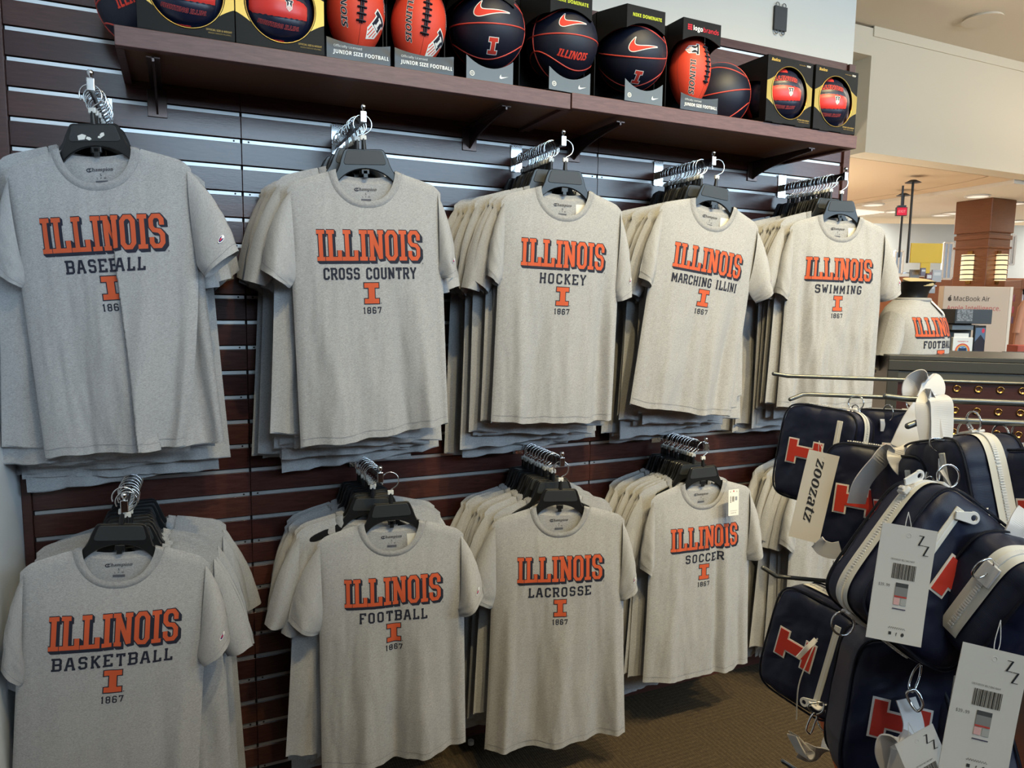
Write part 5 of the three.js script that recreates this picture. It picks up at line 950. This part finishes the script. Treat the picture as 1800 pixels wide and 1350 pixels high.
{ // bust form with a T-shirt
  const c = at(1599, 640, 3.36), yaw = camera.rotation.y + deg(33);
  const m = thing('mannequin', 'black headless bust form wearing a grey T-shirt on the gondola', 'mannequin', [c.x, c.y - 0.02, c.z], [0, yaw, 0]);
  const ell = (prof) => grid(36, prof.length - 1, (u, v) => { const k = Math.round(v * (prof.length - 1)), [y, a, b, cz] = prof[k], t = u * Math.PI * 2, f = (w) => Math.sign(w) * Math.pow(Math.abs(w), 0.85); return [a * f(Math.sin(t)), y, cz + b * f(Math.cos(t)), a * t * 0.8, y]; }, true);
  const neckTop = 0.39;
  part('torso', ell([[-0.02, 0.15, 0.1, 0], [0.12, 0.17, 0.115, 0.005], [0.22, 0.175, 0.1, 0], [0.28, 0.14, 0.075, -0.01], [0.305, 0.075, 0.06, -0.015], [0.33, 0.058, 0.058, -0.012], [0.36, 0.056, 0.058, -0.002], [0.4, 0.068, 0.07, 0.012]]), M.black, m);
  part('neck_cap', cyl(0.066, 0.064, 0.014, 0, 0, 0, 32), std({ color: 0xcdbb8e, roughness: 0.4 }), m, [0, 0.4, 0.012], [0.22, -0.5, 0]);
  const s = thing('t_shirt', 'grey T-shirt printed ILLINOIS FOOTBALL, worn by the bust form in the background', 'T-shirt', [c.x, c.y - 0.02, c.z], [0, yaw, 0]);
  const prof = [[-0.02, 0.185, 0.125, 0.0], [0.06, 0.186, 0.13, 0.005], [0.14, 0.188, 0.128, 0.005], [0.2, 0.192, 0.118, 0.0], [0.25, 0.185, 0.1, -0.005], [0.285, 0.15, 0.085, -0.01], [0.305, 0.11, 0.075, -0.012], [0.318, 0.085, 0.07, -0.012]];
  part('body', ell(prof), M.shirt, s);
  part('collar', new THREE.TorusGeometry(0.08, 0.009, 8, 40).rotateX(Math.PI / 2).scale(1, 1, 0.86).translate(0, 0.318, -0.01), M.rib, s);
  for (const q of [-1, 1]) part('sleeve', grid(20, 8, (u, v) => { const t = u * Math.PI * 2; return [q * (0.16 + v * 0.07 + 0.03 * Math.cos(t) * (1 - v * 0.2)), 0.2 - v * 0.17 + 0.065 * Math.cos(t) * (1 - v * 0.4), 0.06 * Math.sin(t), u * 0.3, v * 0.2]; }, q < 0), M.shirt, s);
  const R0 = (y) => { for (let i = 1; i < prof.length; i++) if (y <= prof[i][0]) { const k = (y - prof[i - 1][0]) / (prof[i][0] - prof[i - 1][0]); return prof[i].map((p, j) => lerp(prof[i - 1][j], p, k)); } return prof[prof.length - 1]; };
  part('chest_print', grid(40, 20, (u, v) => { const y = 0.245 - v * 0.25, [, a, b, cz] = R0(y), t = (u - 0.5) * 0.31 / 0.17, f = (w) => Math.sign(w) * Math.pow(Math.abs(w), 0.85); return [a * f(Math.sin(t)) * 1.012, y, cz + b * f(Math.cos(t)) * 1.012, u, 1 - v]; }, true), printMat(chestPrint('FOOTBALL', 0.194)), s);
  const tg = part('price_tag', bx(0.045, 0.09, 0.001, 0, 0, 0), M.card, s, [0.06, 0.285, 0.075], [-0.7, 0.3, 0.5]);
}
function boxThing(name, label, cat, px, py, depth, w, h, d, mat, yaw = camera.rotation.y, r = 0.004) { const p = at(px, py, depth), t = thing(name, label, cat, p.toArray(), [0, yaw, 0]); part('body', bx(w, h, d, 0, 0, 0, r), mat, t); return t; }
const K = (px, depth) => px * depth / 1266.19; // pixels to metres at a depth
const CY = camera.rotation.y;
{ // till station behind the gondola
  const d = 4.6, t = boxThing('label_printer', 'dark grey box with a grey photo plate at the till', 'device', 1694, 556, d, K(64, d), K(25, d), 0.2, std({ color: 0x3c3d3f, roughness: 0.5 }));
  part('photo_plate', bx(K(27, d), K(20, d), 0.003, -K(16, d), K(2, d), 0.102), std({ map: pixelTex(64, 64, (x, y) => { const v = 118 + 40 * tileNoise(x, y, 64, 64, 1, 1) + 20 * tileNoise(x, y, 64, 64, 3, 3); return [v, v, v]; }, { repeat: [12, 12] }), roughness: 0.5 }), t);
  part('stand', bx(K(42, d), K(80, d), 0.08, -K(4, d), -K(52, d), -0.05), std({ color: 0x4e4f50, roughness: 0.6 }), t); part('shelf_plate', bx(K(46, d), K(9, d), 0.1, -K(4, d), -K(19, d), 0.0), std({ color: 0x8a8b8b, roughness: 0.4 }), t);
  const s = boxThing('tablet', 'black tablet with a bright picture standing at the till', 'tablet', 1720, 602, d - 0.15, K(27, d), K(58, d), 0.012, M.black, CY + 0.35);
  part('screen', bx(K(23, d), K(50, d), 0.002, 0, 0, 0.0065), std({ map: tex(canvas(128, 256, (g) => { g.fillStyle = '#5f7590'; g.fillRect(0, 0, 128, 256); g.fillStyle = '#2b2f3c'; g.beginPath(); g.moveTo(0, 120); g.lineTo(70, 60); g.lineTo(128, 110); g.lineTo(128, 256); g.lineTo(0, 256); g.fill(); g.fillStyle = '#d13f55'; g.beginPath(); g.arc(100, 26, 20, 0, 7); g.fill(); })), roughness: 0.2 }), s);
  s.children[1].geometry = new THREE.PlaneGeometry(K(23, d), K(50, d)).translate(0, 0, 0.0068);
  const k = boxThing('sticker_pack', 'white pack with a rainbow emblem above FIGHTING ILLINI', 'sticker pack', 1690, 611, d - 0.3, K(33, d), K(34, d), 0.02, M.white, CY);
  part('print', new THREE.PlaneGeometry(K(31, d), K(32, d)).translate(0, 0, 0.0106), printTex(256, 256, (g) => { g.lineWidth = 14; [['#d8443a', 92], ['#e9a23b', 76], ['#5c8fc2', 60]].forEach(([c, r]) => { g.strokeStyle = c; g.beginPath(); g.arc(128, 172, r, Math.PI, 0); g.stroke(); }); g.fillStyle = '#23324e'; g.fillRect(76, 132, 104, 38); g.fillStyle = '#3f6fae'; g.fillRect(112, 122, 34, 16); g.font = 'bold 46px sans-serif'; g.textAlign = 'center'; g.fillStyle = '#cf3f5c'; g.fillText('FIGHTING ILLINI', 128, 228, 228); g.font = 'bold 20px sans-serif'; g.fillText('UNIVERSITY OF', 128, 54, 150); }), k);
  part('hang_flap', bx(K(24, d), K(7, d), 0.004, -K(2, d), K(20, d), 0), M.white, k);
}
{ // counter that carries the till things
  const d = 4.5, p = at(1712, 629, d), t = thing('till_counter', 'dark till counter behind the gondola, below the advertising wall', 'counter', [p.x, 0, p.z], [0, CY, 0]);
  part('top', bx(0.9, 0.03, 0.7, 0.12, p.y - 0.015, -0.1, 0.004), M.darkGrey, t); part('body', bx(0.84, p.y - 0.03, 0.6, 0.12, (p.y - 0.03) / 2, -0.1, 0.004), std({ color: 0x5a4030, roughness: 0.5 }), t);
}
{ // panelled timber column with two lit sconces
  const d = 10.2, c = at(1727, 430, d), w = 0.51, t = thing('column', 'square timber clad column with two lit wall lamps', 'column', [c.x, 0, c.z], [0, CY + deg(-66), 0]);
  const cm = std({ map: woodColumn, roughness: 0.35 });
  part('shaft', bx(w * 0.93, 3.1, w * 0.93, 0, 1.55, 0, 0.01), cm, t);
  const y1 = at(1700, 411, d).y, top = 3.105;
  part('head', bx(w * 1.02, top - y1, w * 1.02, 0, (top + y1) / 2, 0, 0.012), cm, t); part('moulding', bx(w * 1.0, 0.06, w * 1.0, 0, y1 - 0.06, 0, 0.01), cm, t); part('moulding', bx(w * 1.0, 0.03, w * 1.0, 0, y1 - 0.2, 0, 0.006), cm, t);
  const sc = (label, lx, lz, ry) => {
    const p = t.localToWorld ? V(lx, at(1697, 471, d).y, lz).applyEuler(t.rotation).add(V(t.position.x, 0, t.position.z)) : null;
    const s = thing('wall_sconce', label, 'lamp', p.toArray(), [0, CY + deg(-66) + ry, 0]), glow = std({ color: 0x8a7a58, emissive: new THREE.Color(1, 0.82, 0.48), emissiveIntensity: 4.4, roughness: 0.6 });
    part('shade', new THREE.CylinderGeometry(0.085, 0.085, 0.36, 24, 1, false).scale(1, 1, 0.7).translate(0, 0, 0.05), glow, s);
    for (let i = 0; i < 6; i++) part('band', new THREE.TorusGeometry(0.09, 0.008, 6, 24).rotateX(Math.PI / 2).scale(1, 1, 0.72).translate(0, -0.16 + i * 0.064, 0.05), M.black, s);
    part('back_plate', bx(0.07, 0.46, 0.012, 0, 0, 0.006), M.brass, s);
    const l = new THREE.PointLight(new THREE.Color(1, 0.76, 0.42), 0.9); l.name = 'sconce_light'; l.shadow.radius = 4; l.castShadow = true; l.position.set(0, 0, 0.05); s.add(l);
  };
  sc('lit wall lamp on the left face of the timber column', 0, w * 0.47, 0); sc('lit wall lamp on the right face of the timber column', w * 0.47, 0, Math.PI / 2);
}
{ // free-standing computer advertisement wall
  const d = 8.2, a = at(1650, 503, d), w = K(122, d), h = a.y, t = thing('advertising_wall', 'beige advertising wall lettered MacBook Air below the timber column', 'sign', [at(1711, 560, d).x, 0, at(1711, 560, d).z], [0, CY + 0.02, 0]);
  part('panel', bx(w, h, 0.1, 0, h / 2, 0, 0.006), std({ color: 0xcdbba8, roughness: 0.7 }), t); part('edge_strip', bx(0.035, h, 0.11, w / 2 - 0.02, h / 2, 0, 0.004), std({ color: 0xece2d2, roughness: 0.6 }), t);
  part('lettering', new THREE.PlaneGeometry(K(112, d), K(40, d)).translate(-0.02, at(1711, 538, d).y, 0.052), printTex(896, 320, (g) => {
    g.fillStyle = '#3b332f'; g.font = '92px sans-serif'; g.fillText('MacBook Air', 122, 92, 520);
    g.beginPath(); g.ellipse(74, 66, 26, 30, 0, 0, 7); g.fill(); g.globalCompositeOperation = 'destination-out'; g.beginPath(); g.arc(106, 58, 14, 0, 7); g.fill(); g.globalCompositeOperation = 'source-over'; g.beginPath(); g.ellipse(82, 24, 7, 14, 0.6, 0, 7); g.fill();
    g.fillStyle = '#c2605f'; g.font = '92px sans-serif'; g.fillText('Apple Intelligence.', 40, 222, 830);
  }), t);
}
{ // yellow sign on its stand with hanging packs
  const d = 6.4, p = at(1628, 445, d), t = thing('yellow_sign', 'blank yellow sign on a narrow yellow stem above hanging packs', 'sign', p.toArray(), [0, CY, 0]), y = std({ color: 0xe3b40f, roughness: 0.5 });
  part('board', bx(K(56, d), K(34, d), 0.012, 0, 0, 0, 0.002), y, t); part('stem', bx(K(17, d), K(18, d), 0.01, 0, -K(26, d), 0, 0.002), y, t); part('pole', cyl(0.012, 0.012, p.y, K(8, d), -p.y / 2, -0.02, 12), M.darkGrey, t); part('hanging_bar', [bx(K(62, d), 0.008, 0.008, K(2, d), -K(34, d), -0.09), bx(K(62, d), 0.008, 0.008, K(2, d), -K(56, d), -0.09), bx(0.008, K(24, d), 0.008, K(8, d), -K(45, d), -0.06)], M.steel, t);
  const packs = [[1607, 484, 17, 20], [1646, 485, 17, 22], [1632, 490, 11, 24], [1634, 508, 18, 15], [1622, 478, 9, 14]];
  packs.forEach(([x, yy, w, h], i) => { const b = boxThing('hanging_pack', ['left grey blister pack under the yellow sign', 'right grey blister pack under the yellow sign', 'reddish narrow pack under the yellow sign', 'lowest grey blister pack under the yellow sign', 'small dark pack close under the yellow sign'][i], 'pack', x, yy, d + 0.1 - i * 0.03, K(w, d), K(h, d), 0.02, std({ color: [0xa9a7a6, 0xb3b0ae, 0x7d4a45, 0xa3a2a2, 0x6d5f6a][i], roughness: 0.4 })); part('label', bx(K(w * 0.7, d), K(h * 0.25, d), 0.002, 0, K(h * 0.15, d), 0.011), std({ color: 0xdad6cf, roughness: 0.5 }), b); });
}
{ // exit sign, pendant rods
  const d = 9.0, p = at(1584, 372, d), t = thing('exit_sign', 'red EXIT sign hanging under the low ceiling', 'exit sign', p.toArray(), [0, CY - 0.15, 0]);
  part('housing', bx(K(18, d), K(15, d), 0.05, 0, 0, 0, 0.004), M.black, t);
  part('face', new THREE.PlaneGeometry(K(16, d), K(13, d)).translate(0, 0, 0.0262), std({ color: 0xffffff, map: tex(canvas(128, 96, (g) => { g.fillStyle = '#d52a44'; g.fillRect(0, 0, 128, 96); g.fillStyle = '#f5a7b0'; g.font = 'bold 46px sans-serif'; g.textAlign = 'center'; g.fillText('EXIT', 64, 64); })), emissive: 0xe03048, emissiveIntensity: 1.6 }), t);
  part('bracket', bx(K(13, d), 0.02, 0.06, 0, K(9, d), 0), M.black, t); const top = 3.105 - p.y; part('stem', bx(0.02, top - K(9, d), 0.02, 0, (top + K(9, d)) / 2, 0), M.black, t);
  for (const [x, y0, y1, dd, label] of [[1601, 374, 462, 8.6, 'right thin black ceiling rod beside the yellow sign'], [1585, 388, 452, 9.6, 'left thin black ceiling rod beside the exit sign']]) { const a = at(x, y0, dd), b = at(x, y1, dd), q = thing('ceiling_rod', label, 'rod', [a.x, 3.105, a.z]); part('rod', cyl(0.014, 0.014, 3.105 - b.y, 0, -(3.105 - b.y) / 2, 0, 10), M.black, q); part('canopy', new THREE.CylinderGeometry(0.035, 0.09, 0.03, 20).translate(0, -0.015, 0), M.black, q); }
}
{ // lights in the low ceiling: recessed round and square, seen glowing
  const glow = std({ color: 0xffffff, emissive: NEUTRAL, emissiveIntensity: 2.5 });
  const seen = [[1535, 360], [1718, 345], [1656, 378], [1675, 375], [1573, 372], [1590, 400], [1578, 410], [1655, 414], [1785, 389], [1620, 424], [1782, 358]];
  seen.forEach(([x, y], i) => { const a = at(x, y, 5), k = (3.095 - EYE.y) / (a.y - EYE.y), p = EYE.clone().lerp(a, k), t = thing('recessed_light', `small glowing recessed light, ${ORD[i] === 'front' ? 'first' : ORD[i]} of those counted across the low ceiling`, 'ceiling light', [p.x, 3.095, p.z]); part('lens', new THREE.CylinderGeometry(0.13, 0.13, 0.01, 24), glow, t); part('trim_ring', new THREE.TorusGeometry(0.14, 0.015, 6, 28).rotateX(Math.PI / 2), M.white, t); });
  FAR.forEach(([x, z], i) => { const t = thing('ceiling_light_panel', 'square white light panel set in the low ceiling beyond the bulkhead', 'ceiling light', [x, 3.09, z], [0, 0, 0], 'square panels in the low ceiling'); part('diffuser', bx(0.8, 0.012, 0.8, 0, 0.006, 0), glow, t); });
  const cap = at(1728, 33, 1), k2 = (4.355 - EYE.y) / (cap.y - EYE.y), pc = EYE.clone().lerp(cap, k2), s = thing('ceiling_sensor', 'small round cover plate on the high beige ceiling', 'cover plate', [pc.x, 4.352, pc.z]); part('cover', new THREE.CylinderGeometry(0.16, 0.18, 0.03, 32), M.ceilHigh, s);
}
{ // bright windows far behind
  const wg = std({ color: 0x101010, emissive: new THREE.Color(0.72, 0.86, 1), emissiveIntensity: 1.6 });
  const list = [[1664, 459, 16, 62, 11.6, 'between the yellow sign and the column'], [1578, 462, 14, 40, 11.6, 'left of the yellow sign'], [1777, 440, 8, 50, 11.0, 'right of the column']];
  list.forEach(([x, y, w, h, d], i) => { const o = struct('window_' + (6 + i)), p = at(x, y, d); o.position.copy(p); o.rotation.y = CY; part('pane', bx(K(w, d), K(h, d), 0.02), wg, o); part('frame', [bx(0.03, K(h, d), 0.04, -K(w, d) / 2, 0, 0.02), bx(0.03, K(h, d), 0.04, K(w, d) / 2, 0, 0.02), bx(0.02, K(h, d), 0.03, 0, 0, 0.015), bx(K(w, d), 0.03, 0.04, 0, K(h, d) / 2, 0.02), bx(K(w, d), 0.03, 0.04, 0, -K(h, d) / 2, 0.02)], M.white, o); const l = new THREE.RectAreaLight(new THREE.Color(0.72, 0.86, 1), 3, K(w, d), K(h, d)); l.name = 'far_window_light'; l.position.copy(p).addScaledVector(BACK, 0.06); l.quaternion.setFromEuler(new THREE.Euler(0, CY + Math.PI, 0)); scene.add(l); });
  const w2 = struct('wall_far'); const p = at(1700, 455, 12.2); const m = part('plaster', bx(9, 3.0, 0.1, 0, 0, 0), std({ color: 0xaeb6ba, roughness: 0.9 }), w2); m.position.set(p.x, 1.5, p.z); m.rotation.y = CY;
  const wn = part('wainscot', bx(9, at(1700, 487, 12).y, 0.12, 0, 0, 0), std({ map: woodColumn, roughness: 0.4 }), w2); wn.position.set(p.x, at(1700, 487, 12).y / 2, p.z); wn.rotation.y = CY; 
}
{ // wall shelf of bottles at the right edge
  const d = 9.2, p = at(1795, 565, d), t = thing('wall_bookcase', 'timber wall shelf of bottles at the right picture edge', 'shelf', [p.x, 0, p.z], [0, CY, 0]), sm = std({ map: woodColumn, roughness: 0.45 });
  const w = K(60, d), top = at(1795, 498, d).y, xs = K(16, d);
  part('back', bx(w, top, 0.02, xs, top / 2, -0.2), std({ color: 0x2e1d14, roughness: 0.7 }), t); part('side', bx(0.03, top, 0.3, xs - w / 2, top / 2, -0.05), sm, t); part('cornice', bx(w + 0.04, 0.12, 0.32, xs, top - 0.02, -0.04, 0.01), sm, t);
  const ys = [533, 553, 571, 590].map((y) => at(1790, y, d).y); ys.forEach((y) => part('shelf_board', bx(w, 0.03, 0.26, xs, y, -0.06), sm, t));
  const cols = [0x7a3e5e, 0xc9c4cc, 0xa1405c, 0x6d7fae, 0x51426e, 0xb7b9a0]; const right = V(Math.cos(CY), 0, -Math.sin(CY)); const bb = { body: new THREE.LatheGeometry([[0, 0], [0.026, 0], [0.028, 0.01], [0.028, 0.085], [0.014, 0.1], [0.012, 0.118]].map((q) => new THREE.Vector2(...q)), 14), cap: cyl(0.013, 0.013, 0.022, 0, 0.128, 0, 12) };
  const rows = ['top', 'second', 'third']; for (let r = 0; r < 3; r++) for (let i = 0; i < 5; i++) { const q = p.clone().addScaledVector(right, -K(13, d) + i * 0.066), b = thing('bottle', `small coloured bottle on the ${rows[r]} board of the timber shelf, ${ORD[i] === 'front' ? 'first' : ORD[i]} from the left`, 'bottle', [q.x, ys[r] + 0.015, q.z]); part('body', bb.body, std({ color: cols[(r * 2 + i) % 6], roughness: 0.35 }), b); part('cap', bb.cap, M.white, b); }
}
{ // coral garment, red box and black rail at the edge
  const d = 6.6, p = at(1806, 566, d), t = thing('hanging_garment', 'peach coloured garment hanging at the right picture edge', 'garment', p.toArray(), [0, CY, 0]);
  part('body', grid(24, 14, (u, v) => { const a = u * Math.PI * 2; const w = lerp(0.085, 0.11, v) * (v < 0.12 ? lerp(0.55, 1, v / 0.12) : 1), z = 0.05; return [w * Math.sin(a), 0.2 - v * 0.44, z * Math.cos(a) + 0.006 * Math.sin(a * 7) * v, u, v]; }, true), std({ color: 0xd9a083, roughness: 0.9 }), t);
  part('sleeve', grid(16, 8, (u, v) => { const a = u * Math.PI * 2; return [-0.08 - v * 0.03 + 0.028 * Math.sin(a), 0.14 - v * 0.24, 0.02 + 0.028 * Math.cos(a), u, v]; }, true), std({ color: 0xd09678, roughness: 0.9 }), t);
  boxThing('red_box', 'dull red box on the floor display at the right picture edge', 'box', 1793, 618, d - 0.3, K(28, d), K(22, d), 0.14, std({ color: 0xb85440, roughness: 0.6 }));
  const r = at(1783, 625, d - 0.8), q = thing('black_rail', 'thin black metal rail in front of the red box', 'rail', r.toArray(), [0, CY, 0]); part('frame', [cyl(0.006, 0.006, K(46, d), K(4, d), K(5, d), 0, 8, 'x'), cyl(0.006, 0.006, 0.3, -K(17, d), -0.12, 0, 8), cyl(0.006, 0.006, 0.3, K(2, d), -0.12, 0, 8), cyl(0.006, 0.006, 0.3, K(14, d), -0.12, 0, 8)], M.black, q);
}
{ // a size clip that fell on the floor under the racks
  const t = thing('size_clip', 'small white size clip lying on the floor under the football shirts', 'size clip', [0.72, 0.012, 0.06], [0, 0.6, 0]); part('clip', [cyl(0.011, 0.011, 0.014, 0, 0, 0, 14), cyl(0.006, 0.006, 0.016, 0, 0, 0, 12)], M.white, t);
}
{ // price tag on the soccer shirt
  const r = RACKS.find((q) => q.id === 'soccer'), s = r.front;
  s.updateMatrixWorld(true);
  const m = part('price_tag', extrude(roundRect(-0.025, -0.095, 0.05, 0.095, 0.002), 0.0006), std({ color: 0xeae6df, roughness: 0.6 }), s); m.position.set(0.095, -0.165, 0.055); m.rotation.set(-0.08, 0.15, -0.03);
  part('print', new THREE.PlaneGeometry(0.048, 0.093).translate(0, -0.0475, 0.0006), printTex(128, 240, (g) => { g.fillStyle = '#c23a33'; g.beginPath(); g.arc(64, 14, 8, 0, 7); g.fill(); g.fillStyle = '#4c4a48'; g.font = 'bold 16px sans-serif'; g.fillText('G', 16, 24); g.fillText('G', 98, 24); for (let i = 0; i < 9; i++) g.fillRect(16, 60 + i * 7, 18, 3 + (i % 2)); for (let i = 0; i < 7; i++) g.fillRect(44 + i * 4, 62, 2, 50); g.fillStyle = '#8c8f98'; g.fillRect(82, 66, 28, 36); g.fillStyle = '#6a6866'; g.fillRect(20, 196, 90, 2); g.font = '13px sans-serif'; g.fillText('CLASSIC TEE', 26, 222); }), m);
}
renderer.render(scene, camera);
